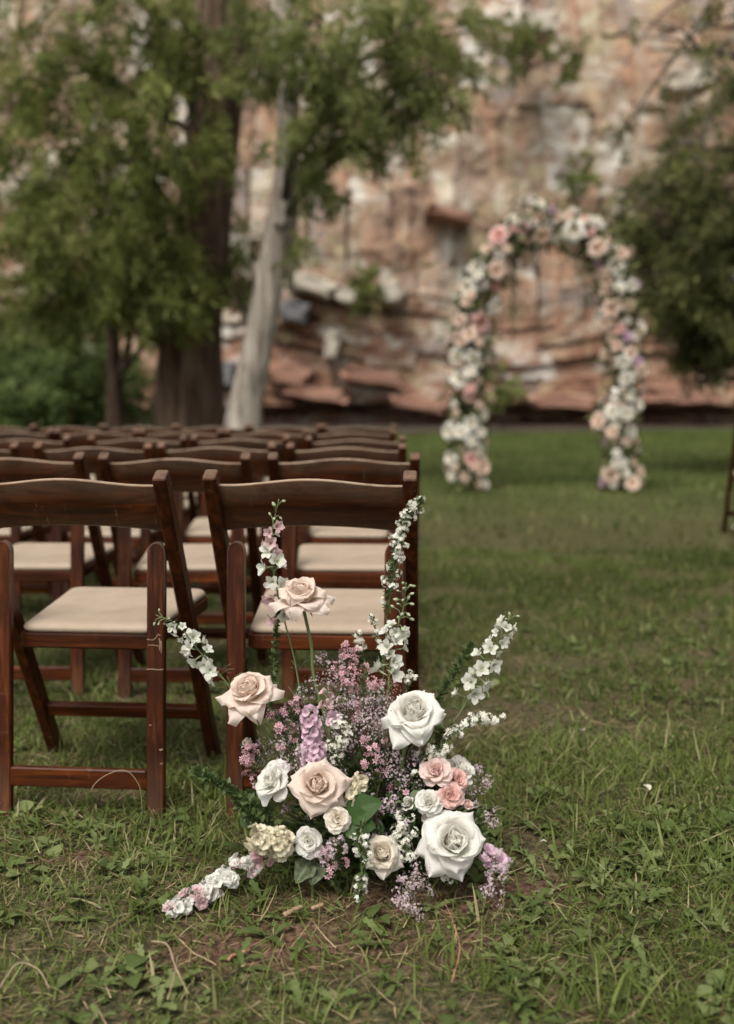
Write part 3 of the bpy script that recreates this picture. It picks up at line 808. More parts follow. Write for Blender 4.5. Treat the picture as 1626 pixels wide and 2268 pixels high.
ARCH_Y = 10.5
def arch():
    gl, gr = ground_at(1040, 1086), ground_at(1365, 1086)
    y0 = (gl.y + gr.y) / 2
    base = Vector(((gl.x + gr.x) / 2, y0, 0))
    root = tag(empty('flower_arch', base), 'tall rounded wedding arch covered in white and blush roses', 'arch')
    hw = (gr.x - gl.x) / 2
    ctrl = []
    top = 2.70
    path = [Vector((-hw - 0.02, 0, -.03)), Vector((-hw - .03, 0, .6)), Vector((-hw, 0, 1.2)), Vector((-hw + .02, 0, 1.7)), Vector((-hw + .10, 0, 2.12)), Vector((-hw + .32, 0, 2.47)),
            Vector((-.22, 0, 2.68)), Vector((.10, 0, top)), Vector((hw - .34, 0, 2.56)), Vector((hw - .10, 0, 2.25)), Vector((hw, 0, 1.85)), Vector((hw + .03, 0, 1.3)), Vector((hw, 0, .7)), Vector((hw + .03, 0, -.03))]
    pts = spline([Vector((p.x, p.y, p.z * .965)) for p in path], 90)
    for dy in (-0.12, 0.12):
        mb = MB(); mb.add(*tube_geo([p + Vector((0, dy, 0)) for p in pts], 0.014, 8), 0.5)
        mb.build('frame_pipe', M['metal'], root, 0)
    for i in range(6, 86, 10):
        mb = MB(); mb.add(*tube_geo([pts[i] + Vector((0, -.12, 0)), pts[i] + Vector((0, .12, 0))], 0.008, 6), 0.5)
        mb.build('frame_rung', M['metal'], root, 0)
    r = np.random.default_rng(77)
    # greenery wound round the frame
    n = 5200
    k = r.integers(0, 90, n)
    pp = np.array([tuple(p) for p in pts])[k]
    u = r.normal(size=(n, 3)); u /= np.linalg.norm(u, axis=1)[:, None]
    P = pp + u * (0.05 + 0.15 * r.random(n) ** 0.8 + 0.10 * (r.random(n) < .08))[:, None]
    P[:, 2] = np.maximum(P[:, 2], 0.01)
    ld = u + r.normal(0, .6, (n, 3)); ld /= np.linalg.norm(ld, axis=1)[:, None]
    sd = np.cross(ld, r.normal(size=(n, 3))); sd /= np.linalg.norm(sd, axis=1)[:, None]
    L = 0.06 + 0.05 * r.random(n); W = L * 0.45
    mid = P + ld * (L * .5)[:, None]
    V = np.stack([P, mid - sd * (W / 2)[:, None], P + ld * L[:, None], mid + sd * (W / 2)[:, None]], 1).reshape(-1, 3)
    T = ((np.arange(n) * 4)[:, None, None] + np.array([[0, 1, 2], [0, 2, 3]])[None]).reshape(-1, 3)
    tag(link('foliage', np_mesh('foliage', V, T, M['crown_dark'], {'c': np.repeat(r.random(n), 4)}), None, root), kind='stuff')
    ms = {}
    for c in ('white', 'blush', 'pink', 'lilac'):
        ms[c] = [small_bloom_mesh('arch_rose', M['arch_' + c], s) for s in (1, 2, 3)]
    placed = []
    rr = random.Random(5)
    tries = 0
    while len(placed) < 215 and tries < 9000:
        tries += 1
        i = rr.randrange(1, 89)
        c = pts[i]
        tng = (pts[i + 1] - pts[i - 1]).normalized()
        ang = rr.uniform(-2.2, 2.2)                          # around the frame, mostly the front half
        side = tng.cross(Vector((0, -1, 0))).normalized()
        d = Vector((0, -1, 0)) * math.cos(ang) + side * math.sin(ang)
        size = rr.choice((.045, .06, .07, .08, .10, .115))
        p = c + d * rr.uniform(.10, .19)
        if p.z < 0.06: continue
        if vnoise(np.array([i * .35]), np.array([math.sin(ang) * 2.1 + 5]), 77)[0] < .27: continue
        if any((p - q).length < (size + s2) * 0.72 for q, s2 in placed): continue
        x = rr.random()
        if c.x > 0 and x < .1: size = .055
        placed.append((p, size))
        lil = 0.07 if c.x > 0 else 0.01
        kind = 'lilac' if x < lil else 'pink' if x < lil + .08 else 'blush' if x < .58 else 'white'
        d2 = (d + Vector((rr.uniform(-.4, .4), -0.5, rr.uniform(-.3, .4)))).normalized()
        link('rose', rr.choice(ms[kind]), None, root, orient(p, d2, size, rr.random() * 6.28))
    return root
arch()

# ------------------------------------------------------------------ folding chairs
def chamfer_beam(mb, p0, p1, wx, wd, side, ch=0.004, wear_sheen=0.0, wear_ends=0.0):
    """bevelled bar from p0 to p1; wx along 'side', wd across"""
    p0, p1 = Vector(p0), Vector(p1)
    ax = (p1 - p0).normalized(); s = Vector(side); s = (s - ax * s.dot(ax)).normalized(); q = ax.cross(s)
    a, b = wx / 2, wd / 2
    prof = [(-a + ch, -b), (a - ch, -b), (a, -b + ch), (a, b - ch), (a - ch, b), (-a + ch, b), (-a, b - ch), (-a, -b + ch)]
    L = (p1 - p0).length
    V, A = [], []
    ts = [(0, .86), (ch, 1.0), (L * .25, 1), (L * .5, 1), (L * .75, 1), (L - ch, 1.0), (L, .86)]
    for tt, sc in ts:
        for x, y in prof:
            V.append(p0 + ax * tt + s * x * sc + q * y * sc)
            A.append(wear_ends if tt in (0, L) else wear_sheen)
    F = []
    for j in range(len(ts) - 1):
        for k in range(8):
            k2 = (k + 1) % 8
            F.append((j * 8 + k, j * 8 + k2, (j + 1) * 8 + k2, (j + 1) * 8 + k))
    F.append(tuple(range(8))[::-1]); F.append(tuple((len(ts) - 1) * 8 + k for k in range(8)))
    mb.add(V, F, A)

CH = 0.775; HALF = 0.21
def post_y(z): return 0.42 * (1 - z / CH)

def make_chair():
    root = empty('folding_chair', (0, 0, 0))
    for s in (-1, 1):
        mb = MB()
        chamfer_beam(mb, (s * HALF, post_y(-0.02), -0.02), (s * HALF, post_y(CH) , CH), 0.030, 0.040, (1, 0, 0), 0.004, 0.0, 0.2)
        mb.build('back_post', M['wood_z'], root, 30, 'wear_sheen')
    # rear legs: rounded top, slight rake
    for s in (-1, 1):
        w, th = 0.040, 0.022
        out = []
        Lh = 0.615
        z0 = -0.02
        n = 10
        for i in range(n + 1):                      # rounded head
            a = math.pi * i / n
            out.append((w / 2 * math.cos(a), Lh - w / 2 * 1.25 + w / 2 * 1.25 * math.sin(a)))
        for z in (0.45, 0.3, 0.15, z0): out.append((-w / 2, z))
        for z in (z0, 0.15, 0.3, 0.45): out.append((w / 2, z))
        N = len(out); V, A = [], []
        cx = sum(o[0] for o in out) / N
        for yy, ins in ((-th / 2, .003), (-th / 2 + .004, 0), (th / 2 - .004, 0), (th / 2, .003)):
            for x, z in out:
                lx = x * (1 - ins / (w / 2)); lz = z - (ins if z > .5 else 0)
                V.append((s * 0.1735 + lx, 0.03 + (0.085 - 0.03) * z / 0.6 + yy, lz))
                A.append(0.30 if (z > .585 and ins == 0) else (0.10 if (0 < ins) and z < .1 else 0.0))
        F = [(j * N + k, j * N + (k + 1) % N, (j + 1) * N + (k + 1) % N, (j + 1) * N + k) for j in range(3) for k in range(N)]
        F.append(tuple(range(N))[::-1]); F.append(tuple(3 * N + k for k in range(N)))
        mb = MB(); mb.add(V, F, A); mb.build('rear_leg', M['wood_z'], root, 30, 'wear_sheen')
        bt = MB()
        zz = 0.575
        bt.add(*tube_geo([(s * 0.190, post_y(zz) - .003, zz), (s * 0.1975, post_y(zz) - .003, zz)], 0.0065, 10), 0.0)
        bt.build('bolt', M['metal'], root, 30)
    # backrest: bowed, camel-back crest
    mb = MB(); NX = 28; V, A = [], []
    xw = HALF - 0.013
    for i in range(NX + 1):
        u = -1 + 2 * i / NX
        x = u * xw
        hump = 0.5 * (1 + math.cos(math.pi * min(1, abs(u) / 0.93)))
        zt = CH - 0.024 + 0.015 * hump
        zb = CH - 0.134 + 0.016 * (1 - u * u)
        bow = -0.020 * (1 - u * u)                      # middle bows towards the rear
        for (z, dy, wr) in ((zb + .003, -.0075, .12), (zb, -.004, .45), (zb, .004, .45), (zb + .003, .0075, .12), ((zb + zt) / 2, .0075, 0), (zt - .004, .0075, .2), (zt, .004, 1.0), (zt, -.004, 1.0), (zt - .004, -.0075, .25), ((zb + zt) / 2, -.0075, 0)):  # full weight on the top edge: wear with sky sheen coloured in
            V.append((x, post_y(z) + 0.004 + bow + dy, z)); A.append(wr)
    K = 10
    F = [(i * K + k, i * K + (k + 1) % K, (i + 1) * K + (k + 1) % K, (i + 1) * K + k) for i in range(NX) for k in range(K)]
    F.append(tuple(range(K))[::-1]); F.append(tuple(NX * K + k for k in range(K)))
    mb.add(V, F, A); mb.build('backrest', M['wood_x'], root, 40, 'wear_sheen')
    mb = MB(); chamfer_beam(mb, (-0.154, 0.036, 0.078), (0.154, 0.036, 0.078), 0.045, 0.018, (0, 0, 1), .003, .0); mb.build('rear_stretcher', M['wood_x'], root, 30, 'wear_sheen')
    zf = 0.135
    mb = MB(); chamfer_beam(mb, (-0.196, post_y(zf), zf), (0.196, post_y(zf), zf), 0.038, 0.022, (0, -.45, 1), .003, .0); mb.build('front_stretcher', M['wood_x'], root, 30, 'wear_sheen')
    # seat frame and cushion
    def outline(wb, wf, yb, yf, r, n=5):
        pts = []
        for (cx, cy, a0) in ((wf / 2 - r, yf - r, 0), (-wf / 2 + r, yf - r, 90), (-wb / 2 + r, yb + r, 180), (wb / 2 - r, yb + r, 270)):
            for i in range(n + 1):
                a = R_(a0 + 90 * i / n)
                pts.append((cx + r * math.cos(a), cy + r * math.sin(a)))
        return pts
    def stack(levels):
        V, F = [], []
        for z, o in levels:
            V += [(x, y, z + 0.035 * (y - .3)) for x, y in o]
        N = len(levels[0][1])
        for j in range(len(levels) - 1):
            F += [(j * N + k, j * N + (k + 1) % N, (j + 1) * N + (k + 1) % N, (j + 1) * N + k) for k in range(N)]
        F.append(tuple(range(N))[::-1]); F.append(tuple((len(levels) - 1) * N + k for k in range(N)))
        return V, F
    o = lambda d: outline(.318 - 2 * d, .372 - 2 * d, .104 + d, .505 - d, .022)
    mb = MB(); mb.add(*stack([(.366, o(.004)), (.370, o(0)), (.398, o(0)), (.401, o(.004))]), .0); mb.build('seat_frame', M['wood_x'], root, 30, 'wear_sheen')
    c = lambda d: outline(.306 - 2 * d, .360 - 2 * d, .110 + d, .500 - d, max(.026 - d * .3, .004))
    lv = [(.4015, c(.004)), (.405, c(0)), (.411, c(-.002)), (.417, c(.001)), (.4215, c(.007)), (.424, c(.018)), (.4252, c(.04)), (.4255, c(.09)), (.4255, c(.14))]
    mb = MB(); mb.add(*stack(lv), 0); mb.build('seat_cushion', M['cushion'], root, 60)
    return root

def copy_tree(o, parent=None):
    c = o.copy(); COL.objects.link(c); c.parent = parent
    for ch in o.children: copy_tree(ch, c)
    return c

ORD = ['first', 'second', 'third', 'fourth', 'fifth', 'sixth', 'seventh']
ROWS = [  # distance of the back top, height offset, centres in the photograph
    (2.07, 0.000, [685, 137]),
    (2.93, -0.008, [761, 387, 18]),
    (3.72, -0.012, [767, 478, 208, -92]),
    (4.50, -0.012, [788, 530, 304, 53]),
    (5.25, -0.004, [782, 592, 402, 212, 25]),
    (6.00, 0.004, [794, 632, 470, 310, 152, 5]),
]
proto = make_chair()
proto.scale = (1, 1, 0.97)
first = True
for ri, (Yr, dz, cs) in enumerate(ROWS):
    for ci, px in enumerate(cs):
        ch = proto if first else copy_tree(proto)
        first = False
        p = at(px, 1000, Yr)
        yaw = rnd.uniform(-2.2, 2.2) if ri else (-2.6, -3.0)[ci]
        ch.location = (p.x, Yr + (rnd.uniform(-.03, .03) if ri else 0), dz)
        ch.rotation_euler = (0, 0, R_(yaw))
        where = 'at the aisle end' if ci == 0 else ORD[ci] + ' in from the aisle'
        lab = f'dark wooden folding chair {where}, {ORD[ri]} row back' if ri else ('dark wooden folding chair directly behind the flower arrangement, beige seat' if ci == 0 else 'dark wooden folding chair with scratched leg beside the flower arrangement')
        tag(ch, lab, 'chair', 'folding chairs in rows')
# pale scuffs across one rear leg of the chair beside the flowers
worn = [o for o in COL.objects if o.get('label', '').startswith('dark wooden folding chair with scratched')][0]
def leg_back(x, z): return Vector((0.1735 + x, 0.03 + 0.055 * z / 0.6 - 0.0110, z))
for path, w_ in [([(-.019, .330), (-.008, .331), (.006, .3295), (.019, .331)], .0011), ([(-.018, .398), (-.006, .396), (.002, .402), (.006, .409), (.012, .407)], .0009), ([(-.017, .384), (-.004, .385), (.008, .383)], .0008),
                 ([(.009, .400), (.011, .388), (.010, .372)], .0013), ([(.013, .395), (.014, .380), (.0135, .366)], .0010), ([(.010, .150), (.014, .149), (.018, .151)], .0018), ([(.012, .118), (.018, .119)], .0012), ([(-.012, .205), (-.008, .2045)], .0012)]:
    mb = MB(); mb.add(*tube_geo(spline([leg_back(*q) for q in path], 8), w_, 6), .2)
    mb.build('scuff_mark', M['twig'], worn, 0)
# chair across the aisle, at the picture edge
fp = ground_at(1603, 1176)
ch = copy_tree(proto)
ya = R_(-10); off = Matrix.Rotation(ya, 3, 'Z') @ Vector((-HALF, .42, 0))
ch.location = (fp.x - off.x, fp.y - off.y, 0.0); ch.rotation_euler = (0, 0, ya)
tag(ch, 'lone dark wooden folding chair across the aisle on the lawn', 'chair', 'folding chairs in rows')

# ------------------------------------------------------------------ flowers
def petal_mesh(name, mat, L, W, a0, a1, p, reflex, pexp, rho, curl, r0, z0, ruffle, ly, seed, nu=9, nv=11):
    r = random.Random(seed)
    V, A, U = [], [], []
    x, z = r0, z0
    ph = [r.uniform(0, 6.28) for _ in range(5)]
    skew = r.uniform(-.12, .12)
    prev = 0
    for j in range(nv):
        v = j / (nv - 1)
        al = R_(a0 + (a1 - a0) * v ** p + reflex * max(0, (v - .62) / .38) ** 1.6)
        if j:
            x += math.sin(al) * L / (nv - 1); z += math.cos(al) * L / (nv - 1)
        vk = .62 if pexp > 2.1 else .62 - .26 * min(1, (2.1 - pexp) / .9)
        g = 0.30 + 0.70 * math.sin(math.pi / 2 * min(1, v / max(vk, .45)))
        tt = max(0, (v - vk) / (1 - vk))
        w = W * g * max(0.03, (1 - tt ** pexp)) ** (0.62 if pexp > 2 else .8)
        N = Vector((-math.cos(al), 0, math.sin(al)))
        C = Vector((x, 0, z))
        for i in range(nu):
            u = -1 + 2 * i / (nu - 1)
            s = u * w + skew * W * v * v * 0.5
            th = s / rho
            th = max(-2.6, min(2.6, th))
            q = C + Vector((0, 1, 0)) * rho * math.sin(th) + N * rho * (1 - math.cos(th))
            back = -curl * W * (abs(u) ** 2.5) * v * v
            rf = ruffle * (abs(u) * .7 + .3) * v * v * (math.sin(u * 5 + ph[0]) + .6 * math.sin(u * 9 + v * 4 + ph[1]))
            lump = 0.018 * min(1, (rho / .45) ** 2) * math.sin(u * 2.2 + ph[2]) * math.sin(v * 4 + ph[3])
            q = q + N * (back + rf + lump)
            V.append(q); A.append(v); U.append(u + seed % 13)
    F = [(j * nu + i, j * nu + i + 1, (j + 1) * nu + i + 1, (j + 1) * nu + i) for j in range(nv - 1) for i in range(nu - 1)]
    me = bpy.data.meshes.new(name)
    me.from_pydata([tuple(q) for q in V], [], F)
    me.polygons.foreach_set('use_smooth', [True] * len(F))
    for n_, a_ in (('pv', A), ('pu', U), ('ly', [ly] * len(V))):
        t_ = me.attributes.new(n_, 'FLOAT', 'POINT'); t_.data.foreach_set('value', a_)
    me.materials.append(mat)
    me.update()
    return me

#        n   L    W    a0  a1   p  refl pexp rho curl  r0   z0  ruffle layer
BIG = [(2, .58, .24,  4, -20, 1.0, -30, 3.2, .085, .00, .015, .17, .002, .02),
       (3, .60, .38,  6, -24, 1.0, -45, 3.2, .16, .00, .055, .17, .002, .05),
       (3, .63, .52,  4, -14, 1.0,  0, 2.8, .26, .00, .15, .13, .005, .16),
       (4, .66, .58, 10,   0, 1.1, 40, 2.6, .37, .05, .20, .10, .010, .32),
       (5, .72, .60, 20,  28, 1.1, 58, 2.2, .50, .16, .20, .06, .014, .55),
       (5, .86, .62, 38,  62, 1.0, 34, 1.45, .80, .42, .16, .03, .020, .82),
       (6, 1.0, .60, 62,  94, 0.9, 22, 1.12, 1.3, .62, .12, .00, .026, 1.0)]
FLAT = BIG[:4] + [(5, .74, .60, 24, 40, 1.1, 50, 2.0, .52, .18, .20, .06, .016, .55),
       (5, .92, .64, 46, 78, .9, 28, 1.30, .9, .50, .16, .03, .022, .82),
       (6, 1.05, .60, 74, 106, .9, 14, 1.06, 1.5, .66, .12, -.02, .028, 1.0)]
SPRAY = [(4, .52, .26, 0, -12, 1.0, 0, 3.2, .14, 0, .04, .12, .018, .0),
         (5, .60, .36, 6, 4, 1.0, 14, 3.2, .24, 0, .08, .10, .024, .2),
         (6, .70, .44, 14, 30, 1.1, 22, 3.0, .36, .03, .11, .07, .03, .5),
         (6, .82, .50, 30, 58, 1.0, 30, 2.8, .55, .10, .12, .04, .035, .8),
         (7, .94, .54, 52, 84, .9, 34, 2.6, .85, .20, .12, .0, .04, 1.0)]
BUD = [(3, .74, .26, 4, -10, 1, 0, 3, .15, 0, .04, .06, .01, .0),
       (4, .80, .36, 8, -4, 1, 10, 3, .26, 0, .09, .05, .012, .3),
       (5, .86, .42, 18, 8, 1, 24, 2.6, .36, .05, .12, .03, .015, .6),
       (5, .90, .46, 34, 26, 1, 40, 2.2, .5, .15, .13, .0, .02, 1.0)]
RSET = {'big': BIG, 'flat': FLAT, 'spray': SPRAY, 'bud': BUD}
_pc = {}
def petals_for(kind, mat, li, var):
    k = (kind, mat, li, var)
    if k not in _pc:
        (n, L, W, a0, a1, p, rf, pe, rho, cu, r0, z0, ru, ly) = RSET[kind][li]
        q = random.Random(hash((kind, li, var)) & 0xffff if False else (len(kind) * 1000 + li * 37 + var * 101 + ord(kind[0])))
        _pc[k] = petal_mesh('petal', M[mat], L * q.uniform(.93, 1.07), W * q.uniform(.9, 1.1), a0 + q.uniform(-5, 5), a1 + q.uniform(-7, 7), p, rf * q.uniform(.6, 1.4),
                            pe * q.uniform(.85, 1.2), rho, cu * q.uniform(.6, 1.4), r0, z0, ru * q.uniform(1.0, 2.2), ly, li * 7 + var * 3 + 1)
    return _pc[k]

at_view = at
def at(px, py, Y):                       # the flowers stand a touch nearer than the first survey of them
    return at_view(px, py, Y * 0.963)
ARR = ground_at(850, 1900)
ARR = Vector((ARR.x, 1.897, 0.0))
arr = tag(empty('flower_arrangement', ARR), 'large loose arrangement of blush and white roses on the grass', 'flower arrangement')

def stem_path(p, d, base, n=12, sag=0.35):
    """from the bloom back along its axis, bending down into the base"""
    p, d, base = Vector(p), Vector(d).normalized(), Vector(base)
    L = (p - base).length
    return spline([p, p - d * min(.05, L * .25), p.lerp(base, .55) - d * 0.02, base], n)

def rose(parent, org, label, kind, mat, px, py, Y, dpx, face, stem_to=None, stem_r=0.0032, roll=0.0, seed=0, sepals=True):
    rr = random.Random(seed * 31 + int(px))
    p = at(px, py, Y)
    axial = (p - CAM).dot(CROT @ Vector((0, 0, -1)))
    Rr = dpx / 2 * axial / FPX * (.87 if kind in ('big', 'flat') else 1.0)
    d = Vector(face).normalized()
    # bloom centre sits at the picked point: shift the receptacle back along the axis
    rec = p - d * Rr * (0.30 if kind != 'bud' else .45)
    mw = orient(rec - org, d, Rr, roll)
    inv = mw.inverted()
    mb = MB()
    # receptacle and sepals
    mb.add(*tube_geo([(0, 0, -.20), (0, 0, -.14), (0, 0, -.03), (0, 0, .06), (0, 0, .12)], [.05, .10, .13, .12, .05], 10), .4)
    if sepals:
        for k in range(5):
            a = 6.283 * k / 5 + rr.random() * .5
            V = []
            for j in range(5):
                v = j / 4; al = R_(70 + 70 * v)
                rad = .11 + .42 * v * math.sin(al * .8); zz = -.02 - .38 * v * v
                for u in (-1, 0, 1):
                    w = .085 * (1 - v) ** .7 * u
                    V.append((rad * math.cos(a) - w * math.sin(a), rad * math.sin(a) + w * math.cos(a), zz - abs(u) * .01))
            mb.add(V, [(j * 3 + i, j * 3 + i + 1, j * 3 + i + 4, j * 3 + i + 3) for j in range(4) for i in range(2)], .3)
    if stem_to is not None:
        wp = [rec - org - d * Rr * .15] + [Vector(q) - org for q in (stem_to if isinstance(stem_to, list) else [rec.lerp(Vector(stem_to), .5) - d * .02, stem_to])]
        pts = [inv @ q for q in spline(wp, 14)]
        mb.add(*tube_geo(pts, stem_r / Rr, 7), .3)
    ro = mb.build('rose', M['stem'], parent, 0)
    ro.matrix_local = mw
    if label: ro['label'] = label
    a0 = rr.random() * 6.28
    for li, spec in enumerate(RSET[kind]):
        n = spec[0]
        for k in range(n):
            a = a0 + li * 2.4 + 6.283 * k / n + rr.uniform(-.16, .16)
            me = petals_for(kind, mat, li, rr.randrange(3))
            jit = .04 + .19 * spec[13]
            sc = rr.uniform(1 - jit * .6, 1 + jit * .45)
            m = Matrix.Rotation(a + rr.uniform(-1, 1) * jit, 4, 'Z') @ Matrix.Rotation(rr.uniform(-jit, jit), 4, 'Y') @ Matrix.Rotation(rr.uniform(-jit, jit), 4, 'X') @ Matrix.Diagonal((sc, sc, rr.uniform(.95, 1.05), 1))
            link('petal', me, None, ro, m)
    return ro

BASE = Vector((ARR.x, ARR.y, 0.03))
def bp(dx=0, dy=0, dz=0): return BASE + Vector((dx, dy, dz))
rose(arr, ARR, 'blush rose on the tallest bare stem, in front of the seat', 'big', 'petal_blush', 668, 1318, 1.97, 150, (-.08, -.30, .95), [at(690, 1430, 1.98), at(705, 1540, 1.98), bp(-.03, 0, 0)], .0034, 0.6, 1)
rose(arr, ARR, 'wide blush rose leaning towards the chair leg', 'flat', 'petal_blush', 552, 1532, 1.90, 152, (-.16, -.52, .84), [at(600, 1640, 1.92), bp(-.06, 0, 0)], .0034, .2, 2)
rose(arr, ARR, 'large pure white rose, uppermost of the white ones', 'flat', 'petal_white', 916, 1578, 1.88, 158, (.08, -.60, .80), [at(890, 1700, 1.90), bp(.03, 0, 0)], .0036, 1.1, 3)
rose(arr, ARR, 'open blush rose facing the viewer with apricot heart', 'flat', 'petal_blush', 704, 1738, 1.80, 146, (.02, -.84, .54), bp(-.03, .02), .0034, .5, 4)
rose(arr, ARR, 'white rose tucked beside the open blush rose', 'spray', 'petal_white', 606, 1732, 1.84, 98, (-.55, -.55, .63), bp(-.05, .02), .003, .4, 5)
rose(arr, ARR, 'largest white rose with pointed outer petals, low beside pink buds', 'flat', 'petal_white', 1003, 1862, 1.78, 176, (.20, -.80, .56), bp(.05, .02), .0036, 2.0, 6)
rose(arr, ARR, 'cream rose half hidden behind hanging greenery', 'big', 'petal_cream', 846, 1890, 1.78, 112, (.10, -.80, .50), bp(.0, .02), .0034, .9, 7)
rose(arr, ARR, 'small white spray rose beside the cream stock', 'spray', 'petal_white', 685, 1864, 1.80, 68, (-.1, -.85, .5), bp(-.04, .02), .0024, .3, 8)
rose(arr, ARR, 'small cream-blush spray rose beneath the open blush rose', 'spray', 'petal_cream', 748, 1815, 1.78, 62, (.1, -.86, .5), bp(-.02, .02), .0024, .8, 9)
rose(arr, ARR, 'soft pink spray rose', 'spray', 'petal_pink', 965, 1708, 1.86, 76, (-.15, -.72, .68), bp(.04, .02), .0024, .1, 10)
rose(arr, ARR, 'coral pink spray rose', 'spray', 'petal_coral', 1012, 1728, 1.87, 62, (.35, -.75, .55), bp(.05, .02), .0024, .5, 11)
rose(arr, ARR, 'coral pink spray rose, lower', 'spray', 'petal_coral', 998, 1762, 1.84, 60, (.1, -.9, .35), bp(.05, .02), .0024, 1.4, 12)
rose(arr, ARR, 'pink rosebud', 'bud', 'petal_pink', 1034, 1782, 1.85, 44, (.55, -.5, .67), bp(.05, .02), .0024, .2, 13)
rose(arr, ARR, 'white rose behind the pink cluster', 'spray', 'petal_white', 1020, 1706, 1.91, 80, (.55, -.25, .80), bp(.05, .03), .0028, .7, 14)
rose(arr, ARR, 'white rosebud', 'bud', 'petal_white', 903, 1780, 1.84, 48, (-.45, -.6, .66), bp(.02, .02), .0024, .4, 15)
rose(arr, ARR, 'small white rose under the pink cluster', 'spray', 'petal_white', 950, 1776, 1.83, 66, (-.05, -.8, .6), bp(.03, .02), .0024, 1.9, 16)
rose(arr, ARR, 'pale blush rose peeping above the largest white rose', 'spray', 'petal_cream', 958, 1816, 1.84, 52, (0, -.8, .55), bp(.03, .02), .0024, .9, 17)
rose(arr, ARR, 'faded blush rose deep among the stems', 'bud', 'petal_blush', 858, 1655, 1.96, 44, (.2, -.3, .9), bp(.0, .03), .0024, .9, 18)
rose(arr, ARR, 'faded blush bud beside the white rose', 'bud', 'petal_blush', 832, 1610, 1.96, 40, (-.2, -.3, .9), bp(.0, .03), .0024, .9, 19)
rose(arr, ARR, 'cream bud by the chair leg', 'bud', 'petal_cream', 548, 1645, 1.97, 44, (-.6, -.3, .7), bp(-.05, .03), .0024, .9, 20)
rose(arr, ARR, 'cream bud below the wide blush rose', 'bud', 'petal_cream', 580, 1690, 1.95, 40, (-.6, -.4, .6), bp(-.05, .03), .0024, .4, 21)

# ---- larkspur / delphinium
def floret_mesh(name, mat, seed, npet=5, L=1.0, W=.28, open_=76, spur=True, ruffle=.05):
    r = random.Random(seed)
    V, F, A, LY, U = [], [], [], [], []
    nu, nv = 5, 5
    for ring, (n, ll, op) in enumerate(((npet, L, open_), (3, L * .5, open_ * .45))):
        for k in range(n):
            a = 6.283 * k / n + r.uniform(-.25, .25) + ring * .5
            al0, al1 = R_(20 + r.uniform(-8, 8)), R_(op + r.uniform(-18, 18))
            x, z = .05, 0
            b = len(V); tw = r.uniform(-.5, .5)
            for j in range(nv):
                v = j / (nv - 1); al = al0 + (al1 - al0) * v
                if j: x += math.sin(al) * ll / (nv - 1); z += math.cos(al) * ll / (nv - 1)
                w = W * ll * (.25 + .9 * math.sin(math.pi * min(1, v * .72 + .05))) * (1 if j < nv - 1 else .22)
                for i in range(nu):
                    u = -1 + 2 * i / (nu - 1)
                    h = .18 * w * u * u + ruffle * r.uniform(-1, 1) * v + tw * u * w * v
                    px_, pz_ = x - math.cos(al) * h, z + math.sin(al) * h
                    y_ = u * w
                    V.append((px_ * math.cos(a) - y_ * math.sin(a), px_ * math.sin(a) + y_ * math.cos(a), pz_))
                    A.append(v); LY.append(.4 + .6 * v); U.append(u)
            F += [(b + j * nu + i, b + j * nu + i + 1, b + (j + 1) * nu + i + 1, b + (j + 1) * nu + i) for j in range(nv - 1) for i in range(nu - 1)]
    if spur:
        b = len(V)
        tv, tf = tube_geo([(0, 0, .08), (-.05, 0, -.15), (-.12, .02, -.55), (-.10, .02, -.8)], [.11, .10, .05, .02], 6)
        V += [tuple(q) for q in tv]; F += [tuple(i + b for i in f) for f in tf]
        A += [.15] * len(tv); LY += [.3] * len(tv); U += [0] * len(tv)
    me = bpy.data.meshes.new(name); me.from_pydata(V, [], F)
    me.polygons.foreach_set('use_smooth', [True] * len(F))
    for n_, a_ in (('pv', A), ('pu', U), ('ly', LY)):
        t_ = me.attributes.new(n_, 'FLOAT', 'POINT'); t_.data.foreach_set('value', a_)
    me.materials.append(mat); me.update()
    return me
def bud_mesh(name, mat, seed=0):
    mb = MB()
    mb.add(*tube_geo([(0, 0, -.1), (0, 0, .05), (.02, 0, .3), (.03, 0, .6), (.02, 0, .85), (0, 0, 1.0)], [.05, .2, .33, .30, .16, .02], 8), [v for v in (0, .1, .3, .5, .75, 1) for _ in range(8)])
    return mb.mesh(name, mat, 0)
LARK_W = [floret_mesh('floret', M['petal_larkspur'], s) for s in range(4)]
LARK_P = [floret_mesh('floret', M['petal_larkspur_pink'], s + 9) for s in range(3)]
LARK_B = [bud_mesh('bud', M['bud_green'])]

